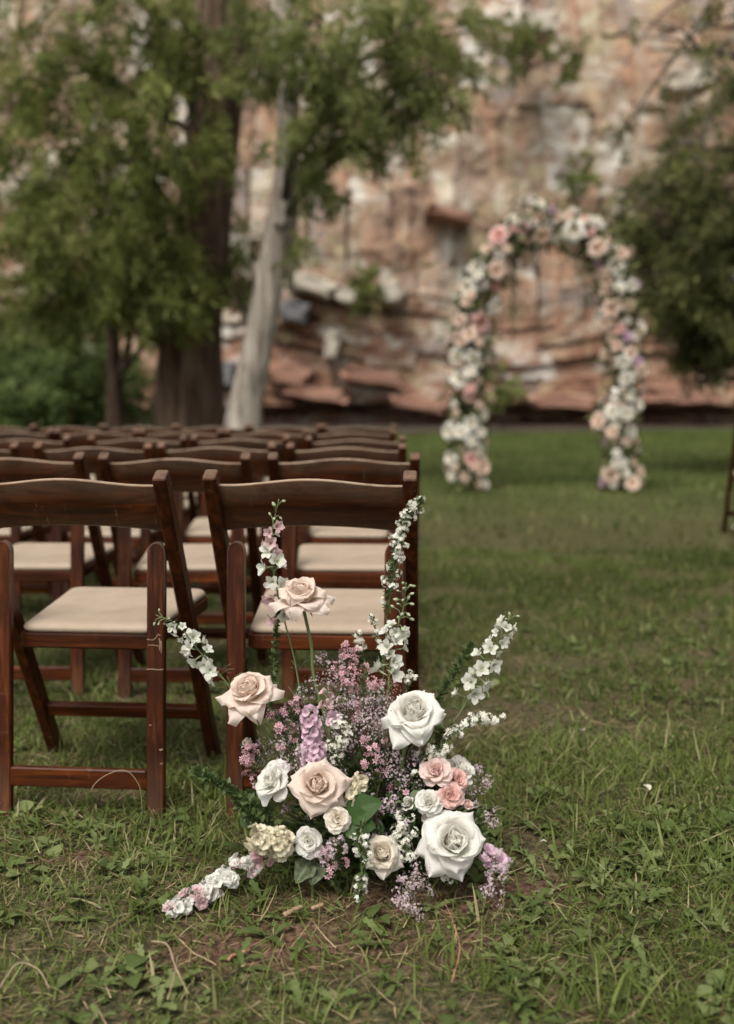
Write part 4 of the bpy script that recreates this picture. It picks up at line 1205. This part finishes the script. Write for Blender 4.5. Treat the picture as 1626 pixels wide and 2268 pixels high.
def larkspur(label, ctrl, nflor, t0=0.35, size=.020, pink=0.0, budfrom=.86, spread=.02, droop=0.0, seed=0, stem_r=.0022, toward=(0, -1, 0), sets=None):
    SW, SPK = sets or (LARK_W, LARK_P)
    rr = random.Random(seed)
    W = [Vector(c) - ARR for c in ctrl]
    pts = spline(W, 60)
    mb = MB()
    mb.add(*tube_geo(pts, [stem_r * (1 - .6 * i / 59) for i in range(60)], 6), .4)
    items = []
    for k in range(nflor):
        tt = t0 + (1 - t0) * (k + rr.uniform(-.2, .2)) / (nflor - 1)
        tt = min(1, max(0, tt))
        i = min(58, int(tt * 59))
        p = pts[i]; tng = (pts[min(59, i + 1)] - pts[max(0, i - 1)]).normalized()
        a = k * 2.39 + rr.uniform(-.4, .4)
        s1 = tng.cross(Vector((.3, .9, .1))).normalized(); s2 = tng.cross(s1)
        d = (s1 * math.cos(a) + s2 * math.sin(a))
        d = (d + Vector(toward) * .55 + tng * .25 + Vector((0, 0, -droop))).normalized()
        sc = size * (.92 if sets is None else 1.0) * (1.12 - .5 * max(0, (tt - t0) / (1 - t0)))
        d = (d + Vector((rr.gauss(0, .3), rr.gauss(0, .3), rr.gauss(0, .3)))).normalized()
        sc *= rr.uniform(.72, 1.22)
        q = p + d * spread * (1.25 - .6 * tt) * rr.uniform(.6, 1.6)
        mb.add(*tube_geo(spline([p - tng * .008, p + d * spread * .5, q], 5), stem_r * .45, 5), .6)
        isbud = tt > budfrom
        me = rr.choice(LARK_B) if isbud else rr.choice(SPK if rr.random() < pink else SW)
        items.append(('bud' if isbud else 'floret', me, orient(q, d, sc * (.72 if isbud else 1), rr.random() * 6.28)))
    # thread-like leaves low on the stem
    for k in range(6):
        i = int(rr.uniform(.1, t0) * 59); p = pts[i]
        for j in range(4):
            e = p + Vector((rr.uniform(-.03, .03), rr.uniform(-.02, .02), rr.uniform(.005, .03)))
            mb.add(*tube_geo([p, p.lerp(e, .6) + Vector((0, 0, .004)), e], .0006, 4), .2)
    st = mb.build('larkspur', M['stem'], arr, 0)
    if label: st['label'] = label
    for n_, me, m in items: link(n_, me, None, st, m)
    return st
larkspur('tall white and pink larkspur spike in front of the backrest', [bp(-.03, .02), at(690, 1620, 2.0), at(650, 1450, 2.02), at(612, 1300, 2.02), at(600, 1200, 2.02), at(618, 1105, 2.02)], 24, .52, .0215, .42, .88, .013, 0, 1)
larkspur('white larkspur arching out over the neighbouring chair', [bp(-.05, .02), at(560, 1590, 1.96), at(500, 1510, 1.96), at(440, 1440, 1.96), at(395, 1385, 1.96), at(345, 1362, 1.96)], 22, .46, .0185, .06, .86, .015, .5, 2)
larkspur('white larkspur spike leaning over the lawn', [bp(.06, .02), at(960, 1680, 1.96), at(1030, 1560, 1.97), at(1075, 1470, 1.97), at(1110, 1410, 1.97), at(1132, 1360, 1.97)], 26, .44, .0190, .0, .93, .016, 0, 3)
larkspur('upright white larkspur with green buds at its tip', [bp(.02, .02), at(858, 1620, 1.94), at(862, 1500, 1.96), at(870, 1420, 1.97), at(893, 1350, 1.97), at(900, 1290, 1.97)], 34, .42, .0200, .0, .70, .016, 0, 4)
larkspur('small pink larkspur sprig among the stems', [bp(-.02, .02), at(730, 1640, 1.93), at(725, 1560, 1.94), at(728, 1530, 1.94)], 7, .6, .014, .9, .9, .008, 0, 6)

# ---- stock (ruffled double florets)
STK = {c: [floret_mesh('floret', M[c], 40 + s, 7, 1.0, .46, 84, False, .20) for s in range(3)] for c in ('petal_stock', 'petal_lilac', 'petal_larkspur_pink', 'petal_white')}
larkspur('white and pink larkspur lying out along the ground', [bp(-.08, -.02, .0), at(600, 1905, 1.86), at(545, 1925, 1.83), at(480, 1965, 1.785), at(420, 2000, 1.745), at(368, 2034, 1.71)], 70, .36, .0150, .30, .975, .017, -.6, 5, toward=(0, -.7, .7), sets=(STK['petal_white'], STK['petal_larkspur_pink']))
def stock(label, mat, ctrl, n, radius, size, seed, t0=.45):
    rr = random.Random(seed)
    pts = spline([Vector(c) - ARR for c in ctrl], 40)
    mb = MB(); mb.add(*tube_geo(pts, .0032, 7), .5)
    st = mb.build('stock_flower', M['stem'], arr, 0)
    if label: st['label'] = label
    for k in range(n):
        tt = t0 + (1 - t0) * (k + .5) / n
        i = min(38, int(tt * 39)); p = pts[i]; tng = (pts[i + 1] - pts[i]).normalized()
        a = k * 2.39
        s1 = tng.cross(Vector((.2, .9, .2))).normalized(); s2 = tng.cross(s1)
        d = s1 * math.cos(a) + s2 * math.sin(a)
        d = (d + Vector((0, -.45, .15)) + tng * .35 * (tt - .5)).normalized()
        q = p + d * radius * rr.uniform(.65, 1.05) * (1.1 - .35 * (tt - t0) / (1 - t0))
        link('floret', rr.choice(STK[mat]), None, st, orient(q - d * size * .3, d, size * rr.uniform(.85, 1.15), rr.random() * 6.28))
    return st
stock('lilac stock spike in the middle of the arrangement', 'petal_lilac', [bp(-.02, .02), at(705, 1720, 1.86), at(695, 1660, 1.86), at(684, 1570, 1.86)], 34, .019, .0115, 1, .5)
stock('cream stock cluster low by the larkspur on the ground', 'petal_stock', [bp(-.06, .02), at(640, 1870, 1.82), at(610, 1865, 1.79), at(562, 1850, 1.77)], 46, .027, .0125, 2, .40)
stock('cream stock sprig beside the open blush rose', 'petal_stock', [bp(-.01, .02), at(780, 1800, 1.83), at(790, 1750, 1.83), at(800, 1722, 1.83)], 15, .014, .0125, 3, .45)
stock('lilac stock florets low beside the largest white rose', 'petal_lilac', [bp(.06, .02), at(1050, 1880, 1.82), at(1085, 1895, 1.80), at(1120, 1915, 1.79)], 11, .014, .0130, 4, .5)
stock('lilac stock sprig beside the spirea', 'petal_lilac', [bp(-.01, .02), at(735, 1650, 1.90), at(742, 1600, 1.90), at(738, 1582, 1.90)], 6, .010, .0125, 5, .6)
stock('pale pink florets beneath the cream stock', 'petal_larkspur_pink', [bp(-.06, .02), at(610, 1890, 1.81), at(585, 1900, 1.80), at(572, 1890, 1.80)], 7, .012, .0140, 6, .5)

# ---- tiny-flowered sprays
def tiny_flowers(P, D, size, npet, seed, dark=.0):
    """five-petalled tiny flowers as one mesh; pv runs from the dark eye to the petal tips"""
    r = np.random.default_rng(seed)
    n = len(P)
    Vs, Fs, As = [], [], []
    for k in range(n):
        d = Vector(D[k]).normalized(); s = d.orthogonal().normalized(); q = d.cross(s)
        sz = size * r.uniform(.7, 1.2); a0 = r.uniform(0, 6.28); p = Vector(P[k])
        b = len(Vs)
        Vs.append(p); As.append(dark)
        for i in range(npet):
            a = a0 + 6.283 * i / npet
            e1 = s * math.cos(a - .42) + q * math.sin(a - .42); e2 = s * math.cos(a + .42) + q * math.sin(a + .42); e = s * math.cos(a) + q * math.sin(a)
            Vs += [p + (e1 * .62 + d * .18) * sz, p + (e + d * .32) * sz, p + (e2 * .62 + d * .18) * sz]; As += [.8, 1.0, .8]
            Fs += [(b, b + 1 + i * 3, b + 2 + i * 3, b + 3 + i * 3)]
    return Vs, Fs, As
def tiny_leaves(P, D, L, Wf, seed):
    r = np.random.default_rng(seed); Vs, Fs, As = [], [], []
    for k in range(len(P)):
        d = Vector(D[k]).normalized(); s = d.cross(Vector(r.normal(size=3))).normalized(); nn = s.cross(d)
        l = L * r.uniform(.6, 1.3); w = l * Wf; p = Vector(P[k]); b = len(Vs)
        Vs += [p, p + d * l * .35 - s * w * .8 + nn * w * .25, p + d * l * .7 - s * w * .7 + nn * w * .2, p + d * l - nn * w * .2, p + d * l * .7 + s * w * .7 + nn * w * .2, p + d * l * .35 + s * w * .8 + nn * w * .25]
        As += [.2, .5, .6, .9, .6, .5]
        Fs += [(b, b + 1, b + 2, b + 3), (b, b + 3, b + 4, b + 5)]
    return Vs, Fs, As

def spray(name, label, ctrl, blossom, leaf, t0=.25, nb=120, nl=80, rad=.012, bsize=.0032, lsize=.011, lw=.28, side=0, stem='stem', stem_r=.0016, seed=0, taper=.6, npet=5, clump=0, eye=.2, leaf_t0=None):
    rr = random.Random(seed); r = np.random.default_rng(seed)
    pts = spline([Vector(c) - ARR for c in ctrl], 50)
    mb = MB(); mb.add(*tube_geo(pts, [stem_r * (1 - .7 * i / 49) for i in range(50)], 6), .4)
    P, D = [], []
    def rnddir():
        return Vector((rr.gauss(0, 1), rr.gauss(0, 1), rr.gauss(0, 1))).normalized()
    if clump:
        for k in range(clump):
            tt = t0 + (1 - t0) * (k + rr.random() * .6) / clump
            i = min(48, int(tt * 49)); c = pts[i]
            d0 = (rnddir() + Vector((0, -.3, .25))).normalized()
            q = c + d0 * rad * rr.uniform(.5, 1.2) * (1 - taper * .6 * tt)
            mb.add(*tube_geo(spline([pts[max(0, i - 4)], c.lerp(q, .6), q], 5), stem_r * .45, 4), .4)
            for j in range(max(1, nb // clump)):
                dd = (rnddir() * .9 + d0 * .5 + Vector((0, -.25, .1))).normalized()
                e = q + dd * rad * .42 * rr.uniform(.5, 1.1)
                P.append(e); D.append(dd)
    else:
        for k in range(nb):
            tt = t0 + (1 - t0) * rr.random()
            i = min(48, int(tt * 49))
            dd = (rnddir() + Vector((0, -.35, .2))).normalized()
            P.append(pts[i] + dd * rad * (1 - taper * tt) * rr.uniform(.5, 1.15)); D.append(dd)
    st = mb.build(name, M[stem], arr, 0)
    if label: st['label'] = label
    if nb:
        b = MB(); b.add(*tiny_flowers(P, D, bsize, npet, seed, eye)); tag(b.build('blossoms', M[blossom], st, 0), kind='stuff')
    if nl:
        LP, LD = [], []
        l0 = t0 * .4 if leaf_t0 is None else leaf_t0
        for k in range(nl):
            tt = l0 + (1 - l0) * rr.random(); i = min(48, int(tt * 49))
            tng = (pts[i + 1] - pts[i]).normalized()
            LP.append(pts[i] + rnddir() * .001); LD.append((rnddir() + tng * .6 + Vector((0, -.1, .1))).normalized())
        l = MB(); l.add(*tiny_leaves(LP, LD, lsize, lw, seed + 5)); tag(l.build('leaves', M[leaf], st, 0), kind='stuff')
    return st
SP = dict(blossom='spirea_white', leaf='leaf_mid', bsize=.0042, lsize=.012, lw=.25)
spray('spirea_branch', 'tall spirea wand rising past the chair post', [bp(.02, .02), at(850, 1600, 1.99), at(855, 1400, 2.0), at(872, 1250, 2.0), at(892, 1170, 2.0), at(934, 1105, 2.0)], t0=.50, nb=460, nl=420, leaf_t0=.46, rad=.017, seed=11, clump=42, taper=.3, **SP)
spray('spirea_branch', 'spirea spray reaching sideways over the lawn', [bp(.04, .02), at(960, 1670, 1.90), at(1010, 1620, 1.90), at(1060, 1595, 1.90), at(1108, 1592, 1.90)], t0=.42, nb=300, nl=110, rad=.015, seed=12, clump=30, taper=.6, **SP)
spray('spirea_branch', 'short spirea twig above the pink wax flowers', [bp(.0, .02), at(820, 1560, 1.98), at(805, 1450, 1.99), at(788, 1400, 1.99)], t0=.72, nb=90, nl=40, rad=.012, seed=13, clump=10, **SP)
spray('spirea_branch', 'short spirea twig in front of the seat edge', [bp(.01, .02), at(850, 1540, 2.0), at(845, 1440, 2.01), at(820, 1362, 2.01)], t0=.74, nb=70, nl=40, rad=.009, seed=14, clump=9, **SP)
spray('spirea_branch', 'spirea under the uppermost white rose', [bp(.03, .02), at(930, 1720, 1.90), at(945, 1680, 1.88), at(985, 1650, 1.87)], t0=.4, nb=170, nl=60, rad=.022, seed=15, clump=15, **SP)
spray('spirea_branch', 'spirea cluster next to the lilac stock', [bp(-.01, .02), at(745, 1700, 1.88), at(752, 1640, 1.87), at(755, 1602, 1.87)], t0=.4, nb=180, nl=60, rad=.025, seed=16, clump=16, **SP)
spray('spirea_branch', 'spirea hanging to the ground in front of the cream rose', [bp(-.01, -.05, .15), at(800, 1835, 1.76), at(806, 1890, 1.74), at(800, 1950, 1.735), at(790, 2003, 1.735)], t0=.30, nb=190, nl=190, rad=.015, seed=17, clump=22, blossom='spirea_white', leaf='leaf_mid', bsize=.004, lsize=.015, lw=.32)
spray('spirea_branch', 'spirea between the cream rose and the largest white rose', [bp(.02, .02), at(890, 1810, 1.84), at(895, 1850, 1.80), at(905, 1905, 1.79)], t0=.35, nb=210, nl=50, rad=.022, seed=18, clump=20, **SP)
spray('spirea_branch', 'spirea tucked beneath the largest white rose', [bp(.04, .02), at(980, 1900, 1.84), at(985, 1930, 1.80), at(1010, 1945, 1.78)], t0=.5, nb=90, nl=30, rad=.015, seed=19, clump=10, **SP)
spray('spirea_branch', 'spirea twig beside the upright larkspur', [bp(.03, .02), at(880, 1600, 1.96), at(905, 1520, 1.97), at(915, 1490, 1.97)], t0=.7, nb=70, nl=24, rad=.012, seed=20, clump=8, **SP)
spray('leafy_branch', 'dark green leafy branch reaching towards the chair leg', [bp(-.06, .01), at(600, 1800, 1.86), at(540, 1765, 1.86), at(480, 1730, 1.86), at(430, 1708, 1.86)], 'spirea_white', 'leaf_mid', t0=.8, nb=24, nl=300, rad=.007, bsize=.003, lsize=.016, lw=.3, seed=21, stem_r=.002, leaf_t0=.25)
spray('leafy_branch', 'second dark leafy branch beneath it', [bp(-.06, .01), at(600, 1830, 1.85), at(550, 1800, 1.85), at(515, 1760, 1.86)], 'spirea_white', 'leaf_mid', nb=0, nl=230, lsize=.016, lw=.3, seed=22, stem_r=.002, leaf_t0=.2)
spray('green_spike', 'narrow dark green spike standing behind the tall rose', [bp(-.04, .05), at(615, 1600, 2.04), at(606, 1500, 2.05), at(612, 1390, 2.05), at(618, 1350, 2.05)], 'spirea_white', 'leaf_mid', nb=0, nl=300, lsize=.011, lw=.32, seed=23, stem_r=.0025, leaf_t0=.25)
spray('green_spike', 'feathery dark green spray behind the leaning larkspur', [bp(.06, .05), at(960, 1590, 2.04), at(1000, 1500, 2.05), at(1045, 1425, 2.05)], 'spirea_white', 'leaf_mid', nb=0, nl=330, lsize=.017, lw=.14, seed=24, stem_r=.002, leaf_t0=.3)
WX = dict(blossom='wax_pink', leaf='leaf_dark', bsize=.0062, lsize=.014, lw=.1, stem='stem_red', eye=.0)
for i, (lab, c, nb) in enumerate([
    ('pink wax flower cluster below the seat', [bp(.0, .02), at(800, 1580, 1.95), at(775, 1490, 1.96), at(768, 1440, 1.96)], 64),
    ('pink wax flower cluster, middle of the stems', [bp(.0, .02), at(790, 1600, 1.94), at(760, 1520, 1.94), at(742, 1484, 1.94)], 46),
    ('pink wax flowers beside the upright larkspur', [bp(.0, .02), at(810, 1600, 1.93), at(808, 1530, 1.93), at(805, 1492, 1.93)], 44),
    ('pink wax flowers under the wide blush rose', [bp(-.03, .02), at(650, 1680, 1.91), at(630, 1620, 1.91), at(615, 1585, 1.91)], 52),
    ('deep pink wax flowers by the chair leg', [bp(-.05, .02), at(600, 1720, 1.93), at(565, 1680, 1.93), at(542, 1652, 1.93)], 54),
    ('pink wax flowers between stock and white rose', [bp(.0, .02), at(830, 1740, 1.88), at(822, 1690, 1.87), at(818, 1642, 1.87)], 46),
    ('pink wax flowers touching the soil', [bp(-.02, -.03, .03), at(755, 1880, 1.80), at(745, 1905, 1.78), at(735, 1930, 1.77)], 46),
    ('pink wax flowers beside the dark leaves', [bp(.0, .02), at(830, 1800, 1.82), at(838, 1825, 1.81), at(842, 1842, 1.81)], 18),
    ('pink wax flowers among heather', [bp(.0, .02), at(880, 1700, 1.94), at(872, 1650, 1.94), at(868, 1610, 1.94)], 30)]):
    spray('wax_flower', lab, c, t0=.62, nb=nb, nl=60, rad=.024, seed=40 + i, clump=max(5, nb // 7), taper=.2, **WX)
HT = dict(blossom='heather', leaf='leaf_dark', bsize=.0026, lsize=.008, lw=.14, stem='stem_red', eye=.3, npet=4, stem_r=.0011)
for i, (lab, c, nb, rd) in enumerate([
    ('misty lilac limonium behind the lilac stock', [bp(.0, .02), at(775, 1660, 1.93), at(770, 1600, 1.93), at(765, 1560, 1.93)], 260, .045),
    ('misty lilac limonium in the centre', [bp(.01, .02), at(820, 1660, 1.92), at(815, 1600, 1.92), at(805, 1560, 1.92)], 260, .045),
    ('limonium above the open blush rose', [bp(-.02, .02), at(660, 1720, 1.87), at(652, 1680, 1.86), at(640, 1650, 1.86)], 170, .030),
    ('limonium behind the pink roses', [bp(.05, .04), at(1040, 1780, 1.92), at(1060, 1735, 1.93), at(1075, 1710, 1.93)], 150, .024),
    ('limonium drooping low towards the lawn', [bp(.06, .0, .12), at(1075, 1880, 1.80), at(1095, 1930, 1.77), at(1090, 1985, 1.76)], 240, .022),
    ('limonium trailing on the ground', [bp(.03, -.04, .10), at(925, 1920, 1.77), at(915, 1970, 1.745), at(895, 2035, 1.72)], 300, .026),
    ('limonium in front of the small white roses', [bp(-.02, -.02, .08), at(755, 1850, 1.78), at(745, 1870, 1.765), at(715, 1910, 1.77)], 150, .018),
    ('limonium beside the white bud', [bp(.02, .02), at(900, 1830, 1.84), at(880, 1800, 1.83), at(862, 1770, 1.84)], 100, .022),
    ('limonium high among the stems', [bp(.0, .03), at(750, 1560, 1.98), at(730, 1500, 1.99), at(715, 1470, 1.99)], 140, .030),
    ('limonium by the dark chair leg', [bp(.02, .04), at(830, 1640, 1.97), at(850, 1580, 1.98), at(830, 1540, 1.98)], 200, .040),
    ('limonium spreading by the larkspur', [bp(.03, .03), at(880, 1730, 1.92), at(885, 1690, 1.93), at(880, 1640, 1.93)], 220, .04)]):
    spray('limonium', lab, c, t0=.40, nb=int(nb * 1.7), nl=50, rad=rd, seed=60 + i, clump=max(8, nb // 9), taper=.1, **HT)

for i, (x, y, Y, nb, rd) in enumerate([(620, 1640, 1.94, 170, .035), (665, 1600, 1.97, 170, .040), (790, 1520, 1.98, 220, .045), (850, 1700, 1.90, 190, .035), (735, 1690, 1.88, 150, .030),
        (900, 1690, 1.92, 170, .035), (590, 1700, 1.93, 150, .030), (1065, 1800, 1.90, 150, .030), (830, 1760, 1.86, 120, .026), (870, 1560, 1.99, 180, .040), (700, 1540, 2.0, 170, .040)]):
    spray('limonium', None, [bp((x - 850) * .0003, .03), at(850 + (x - 850) * .6, y + 130, Y + .01), at(x, y + 40, Y), at(x + (i % 3 - 1) * 12, y - 30, Y)], t0=.40, nb=int(nb * 1.6), nl=60, rad=rd, seed=90 + i, clump=max(8, nb // 9), taper=.1, **HT)
for i, (x, y, Y, nb) in enumerate([(645, 1560, 1.95, 40), (790, 1555, 1.95, 44), (705, 1655, 1.90, 26), (840, 1700, 1.90, 34), (565, 1700, 1.92, 30), (885, 1745, 1.88, 22)]):
    spray('wax_flower', None, [bp((x - 850) * .0003, .03), at(850 + (x - 850) * .6, y + 130, Y + .01), at(x + 6, y + 40, Y), at(x, y, Y)], t0=.62, nb=nb, nl=60, rad=.022, seed=120 + i, clump=max(5, nb // 7), taper=.2, **WX)
for i, (x, y, Y) in enumerate([(640, 1600, 1.96), (760, 1600, 1.95), (690, 1700, 1.89), (850, 1640, 1.95), (930, 1720, 1.90), (820, 1740, 1.87), (590, 1760, 1.88), (1060, 1830, 1.86), (880, 1800, 1.84), (720, 1850, 1.82), (660, 1560, 2.0), (960, 1640, 1.95)]):
    spray('leafy_branch', None, [bp((x - 850) * .0003, .03), at(850 + (x - 850) * .6, y + 130, Y + .01), at(x, y + 50, Y), at(x + (i % 3 - 1) * 15, y - 25, Y)], 'spirea_white', 'leaf_mid', nb=0, nl=150, lsize=.014, lw=.26, seed=140 + i, stem_r=.0014, leaf_t0=.35)
# ---- big leaves
def big_leaf(label, base, tip, width, normal, mat='leaf_big', cup=.18, seed=0, name='leaf', wavy=0.0):
    b, t_ = Vector(base) - ARR, Vector(tip) - ARR
    ax = t_ - b; L = ax.length; ax.normalize()
    nrm = Vector(normal); nrm = (nrm - ax * nrm.dot(ax)).normalized(); s = ax.cross(nrm)
    V, A, N, K = [], [], 12, 9
    for j in range(N + 1):
        v = j / N
        w = width / 2 * (math.sin(math.pi * min(1, v ** .62)) ** .8 if 0 < v < 1 else 0) + .0006
        for i in range(K):
            u = -1 + 2 * i / (K - 1)
            h = cup * w * abs(u) - .22 * L * (v - .45) ** 2 + wavy * w * math.sin(v * 14 + u * 2) * abs(u) + .03 * w * math.sin(v * 34 - abs(u) * 6)
            V.append(b + ax * (L * v) + s * (u * w) + nrm * h)
            A.append(.75 if i == 4 else .35 + .12 * math.sin(v * 34 - abs(u) * 6) + (.6 if (mat == 'leaf_pale' and abs(u) > .7) else 0) - (.35 if mat == 'leaf_pale' and i != 4 else 0))
    F = [(j * K + i, j * K + i + 1, (j + 1) * K + i + 1, (j + 1) * K + i) for j in range(N) for i in range(K - 1)]
    mb = MB(); mb.add(V, F, A)
    mb.add(*tube_geo(spline([b - ax * .004, b.lerp(BASE - ARR, .4), BASE - ARR], 7), .0016, 5), .4)
    o = mb.build(name, M[mat], arr, 0)
    if label: o['label'] = label
big_leaf('broad dark green leaf beside the open blush rose', at(766, 1802, 1.80), at(846, 1775, 1.80), .056, (-.15, -.8, .6))
big_leaf('broad dark green leaf, lower of the pair', at(762, 1818, 1.79), at(832, 1832, 1.78), .056, (0, -.85, .5), seed=1)
big_leaf('dark leaf hanging behind the hanging spirea', at(765, 1840, 1.81), at(752, 1900, 1.80), .034, (-.2, -.95, .2))
big_leaf('variegated leaf near the soil', at(690, 1905, 1.81), at(655, 1955, 1.78), .042, (-.2, -.8, .55), 'leaf_pale', wavy=.25)
big_leaf('variegated leaf, second', at(705, 1910, 1.81), at(690, 1960, 1.78), .036, (.2, -.8, .55), 'leaf_pale', wavy=.25)
big_leaf('grey-green leaf beside the cream stock', at(560, 1830, 1.85), at(535, 1790, 1.86), .034, (-.4, -.8, .4), 'leaf_mid')
big_leaf('leaf by the soft pink rose', at(930, 1750, 1.85), at(915, 1795, 1.83), .028, (-.3, -.9, .3), 'leaf_mid')
# leafy filling hides the mechanics
rr = random.Random(99)
LP, LD = [], []
for k in range(2600):
    th, ph = rr.uniform(0, 6.28), rr.uniform(0, 1.45)
    rad = rr.uniform(.3, 1.0) ** .6
    d = Vector((math.cos(th) * math.sin(ph), math.sin(th) * math.sin(ph), math.cos(ph)))
    LP.append(Vector((d.x * .19 * rad, d.y * .125 * rad - .02, .015 + d.z * .20 * rad)))
    LD.append((d + Vector((rr.gauss(0, .5), rr.gauss(0, .5), rr.gauss(0, .5)))).normalized())
mb = MB(); mb.add(*tiny_leaves(LP, LD, .026, .22, 3)); tag(mb.build('filler_leaves', M['leaf_dark'], arr, 0), kind='stuff')
mb = MB()
for k in range(120):                                   # bare filler stems
    th = rr.uniform(0, 6.28); rd_ = rr.uniform(.03, .20)
    e = Vector((math.cos(th) * rd_, math.sin(th) * rd_ * .6, rr.uniform(.12, .36)))
    mb.add(*tube_geo(spline([Vector((rr.uniform(-.04, .04), rr.uniform(-.03, .03), .02)), e * .55 + Vector((0, 0, .03)), e], 7), .0010, 4), rr.random())
tag(mb.build('filler_stems', M['stem_red'], arr, 0), kind='stuff')
mb = MB(); mb.add(*tube_geo([(0, 0, -.005), (0, 0, 0), (0, 0, .03), (0, 0, .05), (0, 0, .055)], [.055, .07, .08, .07, .04], 20), 0)
mb.build('base_dish', M['leaf_dark'], arr, 30)

# second arrangement, cut by the picture edge
A2 = Vector((fp.x + .16, fp.y - .25, 0))
arr2 = tag(empty('flower_arrangement', A2), 'small white flower arrangement at the foot of the lone chair', 'flower arrangement')
for i, (dx, dy, z, s, c) in enumerate([(-.135, -.02, .06, .045, 'white'), (-.03, -.05, .07, .05, 'blush'), (.08, -.03, .10, .05, 'white'), (-.105, .05, .50, .04, 'white'), (.03, .02, .42, .04, 'blush'), (.0, .0, .22, .05, 'white'), (.12, .03, .28, .045, 'pink')]):
    me = small_bloom_mesh('rose', M['arch_' + c], 50 + i)
    p = Vector((dx, dy, z)); d = Vector((dx * 2, -.7, .5))
    o = link('rose', me, None, arr2, orient(p, d, s))
    mb = MB(); mb.add(*tube_geo(spline([p, Vector((dx * .6, dy * .6, z * .5)), Vector((0, 0, .01))], 8), .003, 6), .4); mb.build('stem', M['stem'], arr2, 0)
LP, LD = [], []
for k in range(500):
    d = Vector((rr.gauss(0, 1), rr.gauss(0, 1), abs(rr.gauss(0, 1)))).normalized()
    LP.append(Vector((d.x * .12, d.y * .10, .01 + d.z * .14)) * rr.uniform(.4, 1)); LD.append(d)
mb = MB(); mb.add(*tiny_leaves(LP, LD, .035, .25, 8)); tag(mb.build('foliage', M['leaf_mid'], arr2, 0), kind='stuff')

# ------------------------------------------------------------------ small things on the ground
def ground_bit(name, label, cat, pxs, r0, r1, mat, lift=.006, group=None, arcs=None):
    pts = []
    for i, (x, y) in enumerate(pxs):
        g = ground_at(x, y); pts.append(Vector((g.x, g.y, gzf(g.x, g.y) + lift + (arcs[i] if arcs else 0))))
    o0 = pts[0].copy()
    sp = spline([p - o0 for p in pts], 14)
    mb = MB(); mb.add(*tube_geo(sp, [r0 + (r1 - r0) * i / 13 + .0003 * math.sin(i * 2.1) for i in range(14)], 7), [rr.random() for _ in range(14) for _ in range(7)])
    o = mb.build(name, M[mat], None, 0); o.location = o0
    tag(o, label, cat, group)
ground_bit('twig', 'short pale twig on bare soil below the flowers', 'twig', [(630, 2036), (650, 2026), (668, 2017)], .0050, .0038, 'twig', .014)
ground_bit('twig', 'stubby pale twig beside the hanging spirea', 'twig', [(690, 2024), (702, 2020), (715, 2015)], .0042, .0036, 'twig', .016)
ground_bit('dry_stem', 'long curled tan stem in the weeds', 'stem', [(337, 2117), (372, 2142), (390, 2190), (418, 2236)], .0019, .0012, 'straw', .03, arcs=[0, .012, .01, 0])
ground_bit('red_stem', 'short reddish stem on the bare soil', 'stem', [(506, 2136), (516, 2126), (535, 2120), (552, 2112)], .0026, .0030, 'red_stem', .014)
ground_bit('dry_stem', 'straight bleached stem at the lower edge', 'stem', [(372, 2250), (386, 2200), (394, 2150)], .0013, .0009, 'straw', .03)
ground_bit('dry_stem', 'rusty bent stem in the grass below the white rose', 'stem', [(1000, 2200), (1018, 2150), (1000, 2090), (985, 2040)], .0009, .0006, 'red_stem', .02, arcs=[0, .02, .03, .02])
ground_bit('dry_stem', 'pale curled stem in the lower corner', 'stem', [(0, 2215), (40, 2180), (85, 2185), (110, 2215)], .0014, .0010, 'straw', .025, arcs=[0, .015, .01, 0])
# wiry grass hoop in front of the scratched chair
hp = [Vector(p) for p in (ground_at(262, 1790), at(205, 1760, 2.05), at(222, 1725, 2.05), at(275, 1706, 2.05), at(308, 1740, 2.05), at(316, 1800, 2.05))]
hp[-1].z = max(hp[-1].z, 0.005)
o0 = hp[0].copy()
mb = MB(); mb.add(*tube_geo(spline([p - o0 for p in hp], 30), .0008, 5), .5)
o = mb.build('grass_hoop', M['straw'], None, 0); o.location = o0; tag(o, 'wiry grass stalk bent into a hoop before the chair', 'grass stalk')
def fallen(px, py, label, mat, s=.012):
    g = ground_at(px, py); g = Vector((g.x, g.y, gzf(g.x, g.y) + .03))
    me = petal_mesh('fallen_petal', M[mat], 1.0, .5, 70, 110, 1, 20, 2.4, .6, .1, -.4, 0, .04, 1.0, int(px))
    o = link('fallen_petal', me); o.location = g; o.rotation_euler = (rr.uniform(-.3, .3), rr.uniform(-.3, .3), rr.uniform(0, 6)); o.scale = (s * 1.5,) * 3
    tag(o, label, 'petal')
fallen(1430, 1772, 'pale yellow fallen petal alone on the lawn', 'petal_stock', .014)
fallen(1205, 1890, 'faded petal in the grass beyond the white rose', 'petal_cream', .009)
fallen(1290, 1640, 'small pinkish petal further out on the lawn', 'petal_blush', .010)
